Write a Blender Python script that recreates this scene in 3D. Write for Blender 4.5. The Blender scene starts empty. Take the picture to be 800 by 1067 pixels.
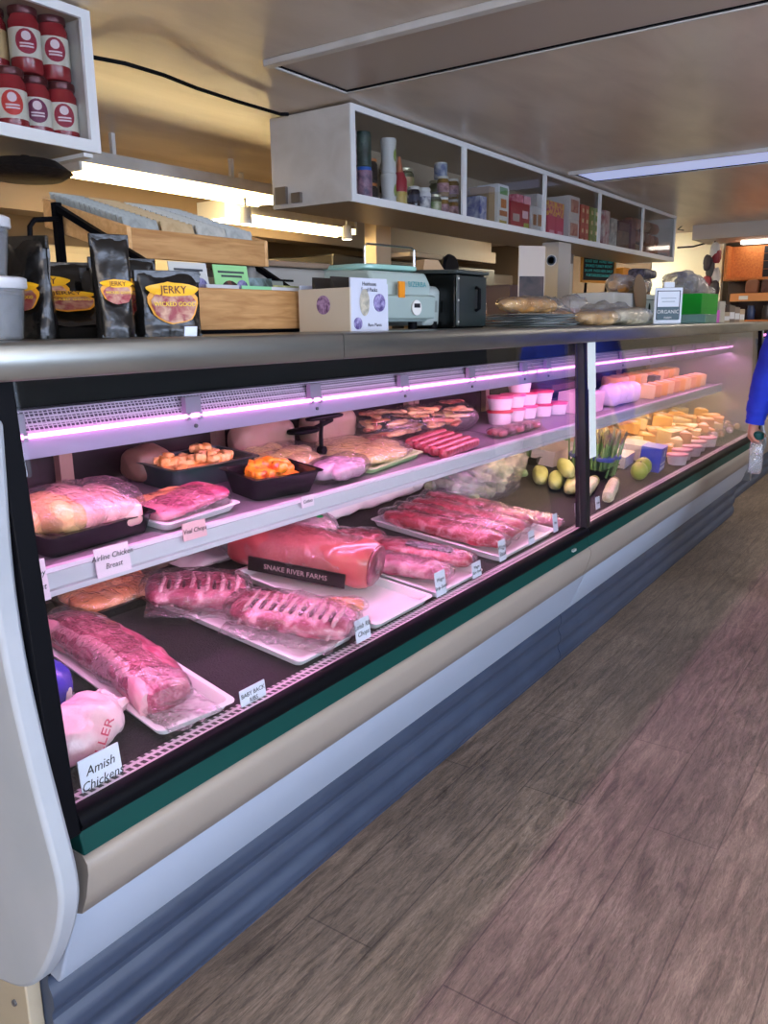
import bpy, math, random
from mathutils import Vector, Matrix, noise
random.seed(7)
PI = math.pi
C = bpy.context.scene.collection
scene = bpy.context.scene
EYE = 1.32
# ---------------------------------------------------------------- camera
F = 850.0
CX, CY = 400.0, 533.5
AX = (Vector((0.56915193, 0.19144201, -0.79963494)),
      Vector((-0.82211916, 0.11636056, -0.55729732)),
      Vector((-0.01364415, 0.97458205, 0.22361499)))
cam_d = bpy.data.cameras.new('camera'); cam = bpy.data.objects.new('camera', cam_d); C.objects.link(cam)
m3 = Matrix((AX[0], AX[1], AX[2]))
cam.matrix_world = Matrix.Translation((0, 0, EYE)) @ m3.to_4x4()
cam_d.sensor_fit = 'VERTICAL'; cam_d.sensor_height = 24.0; cam_d.lens = 24.0 * F / 1067.0
cam_d.clip_start = 0.02
scene.camera = cam

def at(px, py, **k):
    """3D point where the sight line meets the plane x=, y= or z= (z is height)."""
    r = m3 @ Vector((px - CX, -(py - CY), -F))
    (a, v), = k.items(); i = 'xyz'.index(a)
    if a == 'z': v -= EYE
    q = r * (v / r[i]); q.z += EYE
    return q

# ---------------------------------------------------------------- mesh builder
class MB:
    def __init__(s): s.v = []; s.f = []; s.mi = []; s.m = 0
    def _add(s, vs, fs):
        o = len(s.v); s.v += [tuple(p) for p in vs]
        for f in fs: s.f.append(tuple(i + o for i in f)); s.mi.append(s.m)
        return s
    def box(s, c, d, R=None):
        hx, hy, hz = d[0]/2, d[1]/2, d[2]/2
        vs = [Vector((x, y, z)) for x in (-hx, hx) for y in (-hy, hy) for z in (-hz, hz)]
        if R: vs = [R @ p for p in vs]
        vs = [p + Vector(c) for p in vs]
        return s._add(vs, [(0,1,3,2),(4,6,7,5),(0,4,5,1),(2,3,7,6),(0,2,6,4),(1,5,7,3)])
    def bb(s, x0, x1, y0, y1, z0, z1):
        return s.box(((x0+x1)/2, (y0+y1)/2, (z0+z1)/2), (abs(x1-x0), abs(y1-y0), abs(z1-z0)))
    def prism(s, poly, x0, x1):           # polygon in YZ extruded along X
        n = len(poly)
        vs = [(x0, y, z) for y, z in poly] + [(x1, y, z) for y, z in poly]
        fs = [tuple(range(n)), tuple(range(2*n-1, n-1, -1))] + [(i, i+n, (i+1) % n + n, (i+1) % n) for i in range(n)]
        return s._add(vs, fs)
    def prismz(s, poly, z0, z1):
        n = len(poly)
        vs = [(x, y, z0) for x, y in poly] + [(x, y, z1) for x, y in poly]
        fs = [tuple(range(n-1, -1, -1)), tuple(range(n, 2*n))] + [(i, (i+1) % n, (i+1) % n + n, i+n) for i in range(n)]
        return s._add(vs, fs)
    def lathe(s, prof, c=(0,0,0), seg=20, axis='z'):
        vs = []; fs = []; n = len(prof)
        for r, z in prof:
            for k in range(seg):
                a = 2*PI*k/seg; p = (r*math.cos(a), r*math.sin(a), z)
                if axis == 'x': p = (p[2], p[0], p[1])
                if axis == 'y': p = (p[0], p[2], p[1])
                vs.append((p[0]+c[0], p[1]+c[1], p[2]+c[2]))
        for i in range(n-1):
            for k in range(seg):
                fs.append((i*seg+k, i*seg+(k+1) % seg, (i+1)*seg+(k+1) % seg, (i+1)*seg+k))
        fs.append(tuple(range(seg-1, -1, -1))); fs.append(tuple(range((n-1)*seg, n*seg)))
        return s._add(vs, fs)
    def cyl(s, c, r, h, seg=16, axis='z', r2=None):
        return s.lathe([(r, 0), (r if r2 is None else r2, h)], c, seg, axis)
    def tube(s, pts, r, seg=8):
        pts = [Vector(p) for p in pts]; vs = []; fs = []
        rr = r if isinstance(r, (list, tuple)) else [r]*len(pts)
        for i, p in enumerate(pts):
            d = (pts[min(i+1, len(pts)-1)] - pts[max(i-1, 0)]).normalized()
            u = d.orthogonal().normalized() if i == 0 else (u - d*u.dot(d)).normalized()
            w = d.cross(u)
            for k in range(seg):
                a = 2*PI*k/seg; vs.append(p + (u*math.cos(a) + w*math.sin(a))*rr[i])
        for i in range(len(pts)-1):
            for k in range(seg):
                fs.append((i*seg+k, i*seg+(k+1) % seg, (i+1)*seg+(k+1) % seg, (i+1)*seg+k))
        fs.append(tuple(range(seg-1, -1, -1))); n = len(pts)-1
        fs.append(tuple(range(n*seg, n*seg+seg)))
        return s._add(vs, fs)
    def grid(s, nu, nv, fn, wrap=False):
        vs = [fn(i/(nu-1), (j/nv if wrap else j/(nv-1))) for i in range(nu) for j in range(nv)]
        fs = []
        for i in range(nu-1):
            for j in range(nv if wrap else nv-1):
                j2 = (j+1) % nv
                fs.append((i*nv+j, (i+1)*nv+j, (i+1)*nv+j2, i*nv+j2))
        return s._add(vs, fs)
    def tray(s, L, W, H, t=.004, fl=.012):
        def ring(l, w, z, r=.015):
            o = []
            for cx, cy, a0 in ((l/2-r, w/2-r, 0), (-l/2+r, w/2-r, 90), (-l/2+r, -w/2+r, 180), (l/2-r, -w/2+r, 270)):
                for k in range(4):
                    a = math.radians(a0 + 30*k); o.append((cx+r*math.cos(a), cy+r*math.sin(a), z))
            return o
        rings = [ring(L-2*fl, W-2*fl, 0), ring(L-fl*.5, W-fl*.5, H-.003), ring(L+.008, W+.008, H-.002), ring(L+.008, W+.008, H),
                 ring(L-fl*.5-2*t, W-fl*.5-2*t, H), ring(L-2*fl-2*t, W-2*fl-2*t, t)]
        n = 16; vs = [p for r in rings for p in r]; fs = [tuple(range(n-1, -1, -1))]
        for i in range(len(rings)-1):
            for k in range(n): fs.append((i*n+k, i*n+(k+1) % n, (i+1)*n+(k+1) % n, (i+1)*n+k))
        fs.append(tuple(range(5*n, 6*n)))
        return s._add(vs, fs)
    def blob(s, L, W, H, c=(0,0,0), e=2.6, p=3.5, amp=.006, fr=14, seed=0, nu=34, nv=26, taper=0, bend=0, flat=True, yaw=0, ridge=0):
        so = Vector((seed*7.3, seed*3.1, seed*1.7)); cy, sy = math.cos(yaw), math.sin(yaw)
        def fn(u, v):
            x = (u-.5)*2; r = (max(0, 1-abs(x)**p))**(1/p); r *= 1 - taper*u
            a = 2*PI*v; ca, sa = math.cos(a), math.sin(a)
            y = math.copysign(abs(ca)**(2/e), ca)*W/2*r; z = math.copysign(abs(sa)**(2/e), sa)*H/2*r
            X = x*L/2
            d = noise.fractal(Vector((X, y, z))*fr + so, .8, 2.0, 3)*amp
            if ridge: d += ridge*math.sin(X*ridge_f(ridge))
            k = 1 + d/max(.012, math.hypot(y, z)) if r > .02 else 1
            y *= k; z *= k; z += H/2*(1-taper*u*.7)
            if flat: z = max(z, 0.0)
            y += bend*(x*x)
            return (c[0]+X*cy-y*sy, c[1]+X*sy+y*cy, c[2]+z)
        return s.grid(nu, nv, fn, True)
    def pillow(s, L, W, H, c=(0,0,0), amp=.004, fr=25, seed=0, n=26, R=None, q=.45):
        so = Vector((seed*5.3, seed*2.1, seed))
        def sheet(sg):
            def fn(u, v):
                x, y = (u-.5)*2, (v-.5)*2
                h = (max(0, 1-x**4)*max(0, 1-y**4))**q*H/2
                d = noise.fractal(Vector((x*L/2, y*W/2, sg*.3))*fr+so, .8, 2.0, 3)*amp*(1 if h > 0 else .4)
                P = Vector((x*L/2*(1+d*2), y*W/2*(1-d*2), sg*h + d + H/2))
                if R: P = R @ P
                return tuple(P + Vector(c))
            return fn
        s.grid(n, n, sheet(1))
        k = len(s.f); s.grid(n, n, sheet(-1))
        s.f[k:] = [tuple(reversed(f)) for f in s.f[k:]]
        return s
    def mesh(s, name, mats, smooth=True, ang=40):
        me = bpy.data.meshes.new(name); me.from_pydata(s.v, [], s.f)
        for m in mats: me.materials.append(m)
        me.polygons.foreach_set('material_index', s.mi)
        me.polygons.foreach_set('use_smooth', [smooth]*len(s.f)); me.update()
        if smooth: me.set_sharp_from_angle(angle=math.radians(ang))
        return me
def ridge_f(r): return 150

def tag(o, label=None, cat=None, group=None, kind=None):
    if label: o['label'] = label
    if cat: o['category'] = cat
    if group: o['group'] = group
    if kind: o['kind'] = kind
    return o
def rot3(yaw=0, tilt=0, roll=0):
    return (Matrix.Rotation(tilt, 3, 'X') @ Matrix.Rotation(roll, 3, 'Y') @ Matrix.Rotation(yaw, 3, 'Z')).to_euler()
def obj(name, mb, mat, parent=None, loc=(0,0,0), rot=(0,0,0), bevel=0, smooth=True, label=None, ang=40):
    mats = mat if isinstance(mat, (list, tuple)) else [mat]
    me = mb.mesh(name, mats, smooth, ang) if isinstance(mb, MB) else mb
    o = bpy.data.objects.new(name, me); C.objects.link(o)
    o.location = loc; o.rotation_euler = rot
    if parent: o.parent = parent
    if bevel:
        b = o.modifiers.new('bevel', 'BEVEL'); b.width = bevel; b.segments = 2; b.limit_method = 'ANGLE'
    if label: o['label'] = label
    return o
def thing(name, label, cat, loc=(0,0,0), rot=(0,0,0), group=None):
    o = bpy.data.objects.new(name, None); C.objects.link(o); o.empty_display_size = .05
    o.location = loc; o.rotation_euler = rot
    return tag(o, label, cat, group)
def solo(name, mb, mat, label, cat, loc=(0,0,0), rot=(0,0,0), group=None, **k):
    return tag(obj(name, mb, mat, None, loc, rot, **k), label, cat, group)
def struct(name, mb, mat, **k):
    return tag(obj(name, mb, mat, **k), kind='structure')
def dup(r, loc, rot=None, label=None, group=None):
    def cp(o, par):
        c = o.copy(); C.objects.link(c); c.parent = par
        for ch in list(o.children): cp(ch, c)
        return c
    c = cp(r, None); c.location = loc
    if rot is not None: c.rotation_euler = rot
    return tag(c, label, None, group)
def text(s, size, mat, parent, loc, rot=(PI/2,0,0), shear=0, name='lettering', sx=1, align='CENTER', sp=1):
    cu = bpy.data.curves.new(name, 'FONT'); cu.body = s; cu.size = size; cu.shear = shear
    cu.align_x = align; cu.align_y = 'CENTER'; cu.extrude = .0002; cu.resolution_u = 2; cu.space_line = sp
    t = bpy.data.objects.new(name, cu); me = bpy.data.meshes.new_from_object(t); me.name = name
    bpy.data.objects.remove(t); me.materials.clear(); me.materials.append(mat)
    o = bpy.data.objects.new(name, me); C.objects.link(o); o.location = loc; o.rotation_euler = rot
    o.scale = (sx, 1, 1); o.parent = parent
    return o

# ---------------------------------------------------------------- materials
def col(*a):
    if len(a) == 1:
        h = a[0]; a = (int(h[0:2], 16), int(h[2:4], 16), int(h[4:6], 16))
    return tuple(((x/255)/12.92 if x/255 <= .04045 else ((x/255+.055)/1.055)**2.4) for x in a) + (1,)
_mc = {}
def mat(h, rough=.5, metal=0, bump=0, bs=60, h2=None, ns=12, coat=0, emit=0, stretch=None, kind='noise', lo=.35, hi=.65, h3=None, spec=None, sss=0, trans=0, alpha=None):
    key = (h, rough, metal, bump, bs, h2, ns, coat, emit, stretch, kind, lo, hi, h3, spec, sss, trans, alpha)
    if key in _mc: return _mc[key]
    m = bpy.data.materials.new('paint_' + h); m.use_nodes = True; nt = m.node_tree; N = nt.nodes; L = nt.links
    b = N['Principled BSDF']; b.inputs['Base Color'].default_value = col(h)
    b.inputs['Roughness'].default_value = rough; b.inputs['Metallic'].default_value = metal
    b.inputs['Coat Weight'].default_value = coat; b.inputs['Coat Roughness'].default_value = .12
    if spec is not None: b.inputs['Specular IOR Level'].default_value = spec
    if sss: b.inputs['Subsurface Weight'].default_value = sss; b.inputs['Subsurface Scale'].default_value = .01
    if trans: b.inputs['Transmission Weight'].default_value = trans
    if alpha is not None: b.inputs['Alpha'].default_value = alpha
    if emit: b.inputs['Emission Color'].default_value = col(h); b.inputs['Emission Strength'].default_value = emit
    if h2 or bump:
        tc = N.new('ShaderNodeTexCoord'); mp = N.new('ShaderNodeMapping'); L.new(tc.outputs['Object'], mp.inputs[0])
        if stretch: mp.inputs['Scale'].default_value = stretch
    if h2:
        if kind == 'noise':
            t = N.new('ShaderNodeTexNoise'); t.inputs['Scale'].default_value = ns; t.inputs['Detail'].default_value = 5; t.inputs['Distortion'].default_value = .6; out = t.outputs['Fac']
        elif kind == 'vor':
            t = N.new('ShaderNodeTexVoronoi'); t.inputs['Scale'].default_value = ns; out = t.outputs['Distance']
        elif kind == 'cell':
            t = N.new('ShaderNodeTexVoronoi'); t.inputs['Scale'].default_value = ns; out = t.outputs['Color']
        else:
            t = N.new('ShaderNodeTexWave'); t.inputs['Scale'].default_value = ns; t.inputs['Distortion'].default_value = 4; t.inputs['Detail'].default_value = 3; out = t.outputs['Fac']
        L.new(mp.outputs[0], t.inputs['Vector'])
        cr = N.new('ShaderNodeValToRGB'); cr.color_ramp.elements[0].position = lo; cr.color_ramp.elements[1].position = hi
        cr.color_ramp.elements[0].color = col(h); cr.color_ramp.elements[1].color = col(h2)
        if h3:
            e = cr.color_ramp.elements.new((lo+hi)/2); e.color = col(h3)
        L.new(out, cr.inputs[0]); L.new(cr.outputs[0], b.inputs['Base Color'])
        if emit: L.new(cr.outputs[0], b.inputs['Emission Color'])
    if bump:
        t2 = N.new('ShaderNodeTexNoise'); t2.inputs['Scale'].default_value = bs; t2.inputs['Detail'].default_value = 4
        L.new(mp.outputs[0], t2.inputs['Vector'])
        bp = N.new('ShaderNodeBump'); bp.inputs['Strength'].default_value = bump; bp.inputs['Distance'].default_value = .01
        L.new(t2.outputs['Fac'], bp.inputs['Height']); L.new(bp.outputs[0], b.inputs['Normal'])
    _mc[key] = m; return m
def clear(name, tint=(1,1,1,1), rough=.02, bump=0, bs=40, haze=0, hc=(1,1,1,1), ior=1.45, gl=1.0):
    m = bpy.data.materials.new(name); m.use_nodes = True; nt = m.node_tree; N = nt.nodes; L = nt.links; N.clear()
    o = N.new('ShaderNodeOutputMaterial'); t = N.new('ShaderNodeBsdfTransparent'); t.inputs[0].default_value = tint
    g = N.new('ShaderNodeBsdfGlossy'); g.inputs['Roughness'].default_value = rough
    fr = N.new('ShaderNodeLayerWeight'); fr.inputs['Blend'].default_value = .5
    pw = N.new('ShaderNodeMath'); pw.operation = 'POWER'; pw.inputs[1].default_value = 4.5; L.new(fr.outputs['Facing'], pw.inputs[0])
    mx = N.new('ShaderNodeMixShader'); mul = N.new('ShaderNodeMath'); mul.operation = 'MULTIPLY_ADD'; mul.inputs[1].default_value = .9*gl; mul.inputs[2].default_value = .04*gl; mul.use_clamp = True
    L.new(pw.outputs[0], mul.inputs[0]); L.new(mul.outputs[0], mx.inputs[0]); src = t
    if haze:
        d = N.new('ShaderNodeBsdfDiffuse'); d.inputs[0].default_value = hc; m2 = N.new('ShaderNodeMixShader'); m2.inputs[0].default_value = haze
        L.new(t.outputs[0], m2.inputs[1]); L.new(d.outputs[0], m2.inputs[2]); src = m2
    L.new(src.outputs[0], mx.inputs[1]); L.new(g.outputs[0], mx.inputs[2]); L.new(mx.outputs[0], o.inputs[0])
    if bump:
        tc = N.new('ShaderNodeTexCoord'); t2 = N.new('ShaderNodeTexNoise'); t2.inputs['Scale'].default_value = bs; t2.inputs['Detail'].default_value = 3; t2.inputs['Distortion'].default_value = 1.5
        L.new(tc.outputs['Object'], t2.inputs['Vector']); bp = N.new('ShaderNodeBump'); bp.inputs['Strength'].default_value = bump; bp.inputs['Distance'].default_value = .01
        L.new(t2.outputs['Fac'], bp.inputs['Height']); L.new(bp.outputs[0], g.inputs['Normal']); L.new(bp.outputs[0], fr.inputs['Normal'])
    return m
GLASS = clear('case_glass', (.96,.98,.97,1), .01)
CGLASS = clear('cabinet_glass', (.93,.94,.94,1), .03, gl=.6)
WRAP = clear('plastic_film', (.97,.97,.97,1), .07, 1.0, 50, .03, (1,.95,.97,1), 1.5, 1.5)
WRAPH = clear('cloudy_film', (.9,.9,.9,1), .16, 1.0, 40, .22, (.95,.95,.95,1), 1.5, 1.5)
TUB = clear('tub_plastic', (.7,.72,.74,1), .2, 0, 1, .22, (.6,.63,.66,1), 1.45)
STEEL = mat('aeb0aa', .3, .9, .02, 6, stretch=(1, 8, 8), h2='8a8d8b', ns=2)
BLACK = mat('07080d', .5, spec=.08); BLACKG = mat('08090c', .12); GREY = mat('5a5c60', .5)
WHITE = mat('e8e6e0', .45); WHITEG = mat('eeeef0', .25); INK = mat('10101c', .6)
GREEN_BAND = mat('033e39', .5, spec=.2)
CREAM = mat('989086', .4, 0, .02, 30); PANELW = mat('a6acb4', .45, 0, .02, 40, '9aa2aa', 3)
KICK = mat('3d4a60', .45, 0, .02, 30, '333f54', 4)
WOOD = mat('c99a63', .5, 0, .05, 60, 'ab7a45', 9, stretch=(1, 9, 9)); WOODL = mat('e0b27a', .5, 0, .04, 60, 'cf9d62', 8, stretch=(1, 9, 9))
PW = mat('d8d5cf', .45, 0, .04, 25, 'c9c5bd', 6)
MESHMAT = mat('221e24', .8, 0, .6, 240, '141216', 160)
# ================================================================ the room
H_CEIL = 2.19
def floor_material():
    m = bpy.data.materials.new('vinyl_planks'); m.use_nodes = True; nt = m.node_tree; N = nt.nodes; L = nt.links
    b = N['Principled BSDF']; tc = N.new('ShaderNodeTexCoord')
    br = N.new('ShaderNodeTexBrick'); br.inputs['Scale'].default_value = 1; br.inputs['Brick Width'].default_value = 1.22; br.inputs['Row Height'].default_value = .18
    br.inputs['Mortar Size'].default_value = .0022; br.inputs['Mortar Smooth'].default_value = .3; br.offset = .37; br.inputs['Bias'].default_value = 0
    br.inputs['Color1'].default_value = col('847568'); br.inputs['Color2'].default_value = col('786b60'); br.inputs['Mortar'].default_value = col('62564e')
    L.new(tc.outputs['Object'], br.inputs['Vector'])
    mp = N.new('ShaderNodeMapping'); mp.inputs['Scale'].default_value = (1.6, 14, 1); L.new(tc.outputs['Object'], mp.inputs[0])
    n1 = N.new('ShaderNodeTexNoise'); n1.inputs['Scale'].default_value = 3; n1.inputs['Detail'].default_value = 8; n1.inputs['Roughness'].default_value = .65; n1.inputs['Distortion'].default_value = 1.2
    L.new(mp.outputs[0], n1.inputs['Vector'])
    n2 = N.new('ShaderNodeTexNoise'); n2.inputs['Scale'].default_value = 2.2; n2.inputs['Detail'].default_value = 3; L.new(tc.outputs['Object'], n2.inputs['Vector'])
    mp3 = N.new('ShaderNodeMapping'); mp3.inputs['Scale'].default_value = (9, 70, 1); L.new(tc.outputs['Object'], mp3.inputs[0])
    n3 = N.new('ShaderNodeTexNoise'); n3.inputs['Scale'].default_value = 3; n3.inputs['Detail'].default_value = 4; n3.inputs['Distortion'].default_value = 2; L.new(mp3.outputs[0], n3.inputs['Vector'])
    def ramp(src, a, b_, lo, hi):
        r = N.new('ShaderNodeValToRGB'); r.color_ramp.elements[0].position = lo; r.color_ramp.elements[1].position = hi
        r.color_ramp.elements[0].color = (a, a, a, 1); r.color_ramp.elements[1].color = (b_, b_, b_, 1); L.new(src, r.inputs[0]); return r.outputs[0]
    cur = br.outputs['Color']
    for o in (ramp(n1.outputs['Fac'], .45, 1.3, .32, .68), ramp(n2.outputs['Fac'], .75, 1.2, .3, .7), ramp(n3.outputs['Fac'], .74, 1.15, .35, .6)):
        mx = N.new('ShaderNodeMixRGB'); mx.blend_type = 'MULTIPLY'; mx.inputs[0].default_value = 1; L.new(cur, mx.inputs[1]); L.new(o, mx.inputs[2]); cur = mx.outputs[0]
    L.new(cur, b.inputs['Base Color'])
    rr = N.new('ShaderNodeMapRange'); rr.inputs['To Min'].default_value = .36; rr.inputs['To Max'].default_value = .58; L.new(n1.outputs['Fac'], rr.inputs[0]); L.new(rr.outputs[0], b.inputs['Roughness'])
    bp = N.new('ShaderNodeBump'); bp.inputs['Strength'].default_value = .35; bp.inputs['Distance'].default_value = .004; L.new(n3.outputs['Fac'], bp.inputs['Height']); L.new(bp.outputs[0], b.inputs['Normal'])
    return m
X0, X1, Y0, Y1 = -2.2, 10.2, -3.2, 5.6
struct('floor', MB().bb(X0, X1, Y0, Y1, -.1, 0), floor_material())
CEILM = mat('e2d3c2', .3, 0, .22, 6, 'cdbdac', 1.5, stretch=(1, 3, 1), spec=.8)
struct('ceiling', MB().bb(X0, X1, Y0, Y1, H_CEIL, H_CEIL+.1), CEILM)
WALLM = mat('e0d8ca', .7, 0, .02, 40)
struct('wall_back', MB().bb(X0, X1, Y1, Y1+.1, 0, H_CEIL), mat('8c7a66', .7))
struct('wall_far', MB().bb(X1, X1+.1, Y0, Y1, 0, H_CEIL), mat('e2d8bd', .7))
def wall_with_holes(name, axis, pos, a0, a1, holes):
    mb = MB(); cur = a0
    def seg(s0, s1, z0, z1):
        if axis == 'y': mb.bb(s0, s1, pos, pos-.1, z0, z1)
        else: mb.bb(pos, pos-.1, s0, s1, z0, z1)
    for (h0, h1, z0, z1) in holes:
        seg(cur, h0, 0, H_CEIL); seg(h0, h1, 0, z0); seg(h0, h1, z1, H_CEIL); cur = h1
    seg(cur, a1, 0, H_CEIL)
    struct(name, mb, mat('443e38', .8) if name == 'wall_front' else WALLM)
SKY = mat('cfe0ff', emit=9.5); SKY2 = mat('c4d8ff', emit=3.6)
def window(n, axis, pos, h0, h1, z0, z1, em=SKY):
    f = MB(); g = MB()
    def B(mb, s0, s1, a, b, d0, d1):
        if axis == 'y': mb.bb(s0, s1, pos-d0, pos-d1, a, b)
        else: mb.bb(pos-d0, pos-d1, s0, s1, a, b)
    t = .05
    for (a, b, c, d) in ((h0, h0+t, z0, z1), (h1-t, h1, z0, z1), (h0+t, h1-t, z0, z0+t), (h0+t, h1-t, z1-t, z1), ((h0+h1)/2-.03, (h0+h1)/2+.03, z0+t, z1-t)):
        B(f, a, b, c, d, .01, .07)
    B(g, h0+t, h1-t, z0+t, z1-t, .075, .085)
    w = struct('window_%d' % n, g, em)
    obj('window_frame', f, GREY, w, bevel=.003)
wall_with_holes('wall_front', 'y', Y0, X0, X1, [(-1.9, .5, .75, 1.95), (.9, 3.3, .75, 1.95)])
window(1, 'y', Y0, -1.9, .5, .75, 1.95); window(2, 'y', Y0, .9, 3.3, .75, 1.95)
wall_with_holes('wall_near', 'x', X0, Y0, Y1, [(-2.7, -.2, .5, 2.0)])
window(3, 'x', X0, -2.7, -.2, .5, 2.0, SKY2)

# ceiling lights in the aisle
def ceiling_panel(name, label, x0, x1, y0, y1, diff, wide):
    t = thing(name, label, 'ceiling light', ((x0+x1)/2, (y0+y1)/2, H_CEIL), group=None)
    w, l = (x1-x0)/2, (y1-y0)/2; f = MB()
    f.bb(-w, -w+wide, -l, l, -.022, 0).bb(w-.012, w, -l, l, -.016, 0).bb(-w+wide, w-.012, l-.014, l, -.018, 0).bb(-w+wide, w-.012, -l, -l+.014, -.018, 0)
    obj('frame', f, PW, t, bevel=.003)
    obj('seal', MB().bb(w-.024, w-.012, -l+.014, l-.014, -.012, 0).bb(-w+wide, w-.024, l-.022, l-.014, -.012, 0), BLACK, t)
    obj('diffuser', MB().bb(-w+wide, w-.024, -l+.014, l-.022, -.008, -.001), diff, t)
ceiling_panel('ceiling_light', 'unlit flat brownish ceiling light panel with white flange nearest the camera', 2.24, 2.70, .15, 2.03, mat('b8a99c', .35, 0, .1, 5), .035)
ceiling_panel('ceiling_light', 'bluish glowing ceiling light panel beyond the unlit one, above the hanging cabinet', 4.87, 5.27, .2, 2.03, mat('b4c0ee', .4, emit=.55), .012)

FILL_LIT = mat('fff0e0', emit=17)  # glow of the out-of-frame panels added as fill for the room
for lab, a in (('unseen lit panel added as fill light behind the camera', (-1.6, -1.1, -2.2, 1.0)), ('unseen lit panel added as fill light over the aisle across from the case', (1.6, 2.8, -2.4, -1.9)), ('unseen lit panel added as fill light far down the aisle', (6.9, 7.4, -1.6, .6))):
    ceiling_panel('ceiling_light', lab, *a, FILL_LIT, .02)
# warm lights behind the counter
TUBE = mat('ffe0a0', emit=17)
def fluoro(name, label, loc, L, yaw=0, tm=None):
    t = thing(name, label, 'light', loc, (0, 0, yaw), group=None)
    obj('housing', MB().prism([(-.09, .09), (.09, .09), (.11, .03), (.05, .045), (-.05, .045), (-.11, .03)], -L/2, L/2), PW, t)
    obj('end_cap', MB().bb(-L/2-.015, -L/2, -.11, .11, -.005, .09), WHITE, t); obj('end_cap', MB().bb(L/2, L/2+.015, -.11, .11, -.005, .09), WHITE, t)
    for y in (-.055, .055):
        obj('lamp_tube', MB().cyl((-L/2, y, .012), .022, L, 12, 'x'), tm or TUBE, t)
    for hx in (-L*.3, L*.3): obj('hanger', MB().bb(hx-.01, hx+.01, -.01, .01, .09, H_CEIL-loc[2]), WHITE, t)
    return t
fluoro('fluorescent_light', 'lit warm fluorescent strip light at upper left, right under the jar cabinet', (2.98, 3.3, 1.99), 1.26)
fluoro('fluorescent_light', 'lit white fluorescent strip light behind the left end of the long hanging cabinet', (4.05, 3.55, 1.92), 1.2)
fluoro('fluorescent_light', 'lower fluorescent strip light seen below the other two, above the seed racks', (4.2, 4.6, 1.93), 1.2)
def spot(label, loc, tilt, on=True):
    t = thing('spotlight', label, 'spotlight', loc)
    obj('stem', MB().cyl((0, 0, -.05), .008, .05, 10), WHITE, t)
    R = Matrix.Rotation(tilt, 3, 'Y')
    b = obj('lamp_head', MB().lathe([(.012, -.002), (.028, -.01), (.034, -.09), (.03, -.09), (.026, -.02)], (0, 0, -.04), 18), WHITE, t, rot=(0, tilt, 0))
    obj('lamp_bulb', MB().cyl((0, 0, -.128), .029, .004, 18), mat('fff3d8', emit=14), b)
spot('small white spotlight lit at the far left edge, below the jar cabinet', (1.93, 3.1, 2.03), .12)
spot('small white spotlight hanging between the two strip lights', tuple(at(255, 206, y=3.12)), 0)
spot('small white spotlight at the right end of the middle strip light', tuple(at(361, 227, y=3.25)), 0)
def rail(name, label, pts, r, m, cat):
    solo(name, MB().tube(pts, r, 8), m, label, cat)
rail('cable', 'black cable sagging along the ceiling between the jar cabinet and the long cabinet', [at(88, 58, z=2.17), at(130, 66, z=2.155), at(170, 78, z=2.15), at(205, 92, z=2.155), at(245, 105, z=2.16), at(292, 119, z=2.165), at(300, 119, z=2.17)], .007, BLACK, 'cable')

fluoro('fluorescent_light', 'unseen warm strip light added to brighten the cream wall beyond the long cabinet', (8.1, 3.1, 2.05), .9, PI/2, mat('fff4d8', emit=60))  # extra lamp hidden by the cabinet, added to brighten the partition
# ================================================================ display cases
XA, XJ, XE = .643, 2.765, 5.86
PINK = mat('ff8ce6', emit=4.5); PINKT = mat('ffaae6', emit=22); PINKU = mat('ffa8e4', emit=32); WARMT = mat('ffd4ac', emit=34)
def honey():
    m = bpy.data.materials.new('air_grille'); m.use_nodes = True; nt = m.node_tree; N = nt.nodes; L = nt.links; b = N['Principled BSDF']
    tc = N.new('ShaderNodeTexCoord'); mp = N.new('ShaderNodeMapping'); mp.inputs['Scale'].default_value = (1, 1.6, 1.6); L.new(tc.outputs['Object'], mp.inputs[0])
    v = N.new('ShaderNodeTexVoronoi'); v.feature = 'DISTANCE_TO_EDGE'; v.inputs['Scale'].default_value = 115; v.inputs['Randomness'].default_value = .1; L.new(mp.outputs[0], v.inputs['Vector'])
    r = N.new('ShaderNodeValToRGB'); r.color_ramp.elements[0].position = .04; r.color_ramp.elements[1].position = .22; r.color_ramp.elements[0].color = col('e0cfe2'); r.color_ramp.elements[1].color = col('4c3a54')
    L.new(v.outputs['Distance'], r.inputs[0]); L.new(r.outputs[0], b.inputs['Base Color']); return m
HONEY = honey()
def perforated():
    m = bpy.data.materials.new('perforated_lip'); m.use_nodes = True; nt = m.node_tree; N = nt.nodes; L = nt.links; b = N['Principled BSDF']; b.inputs['Roughness'].default_value = .35
    tc = N.new('ShaderNodeTexCoord'); sp = N.new('ShaderNodeSeparateXYZ'); L.new(tc.outputs['Object'], sp.inputs[0])
    w = N.new('ShaderNodeMath'); w.operation = 'PINGPONG'; w.inputs[1].default_value = .0075; L.new(sp.outputs[0], w.inputs[0])
    y = N.new('ShaderNodeMath'); y.operation = 'PINGPONG'; y.inputs[1].default_value = .012; L.new(sp.outputs[1], y.inputs[0])
    a = N.new('ShaderNodeMath'); a.operation = 'GREATER_THAN'; a.inputs[1].default_value = .0028; L.new(w.outputs[0], a.inputs[0])
    c = N.new('ShaderNodeMath'); c.operation = 'GREATER_THAN'; c.inputs[1].default_value = .005; L.new(y.outputs[0], c.inputs[0])
    g = N.new('ShaderNodeMath'); g.operation = 'MULTIPLY'; L.new(a.outputs[0], g.inputs[0]); L.new(c.outputs[0], g.inputs[1])
    mx = N.new('ShaderNodeMixRGB'); mx.inputs[1].default_value = col('e8dde6'); mx.inputs[2].default_value = col('0c0a10'); L.new(g.outputs[0], mx.inputs[0]); L.new(mx.outputs[0], b.inputs['Base Color']); return m
PERF = perforated()
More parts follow.
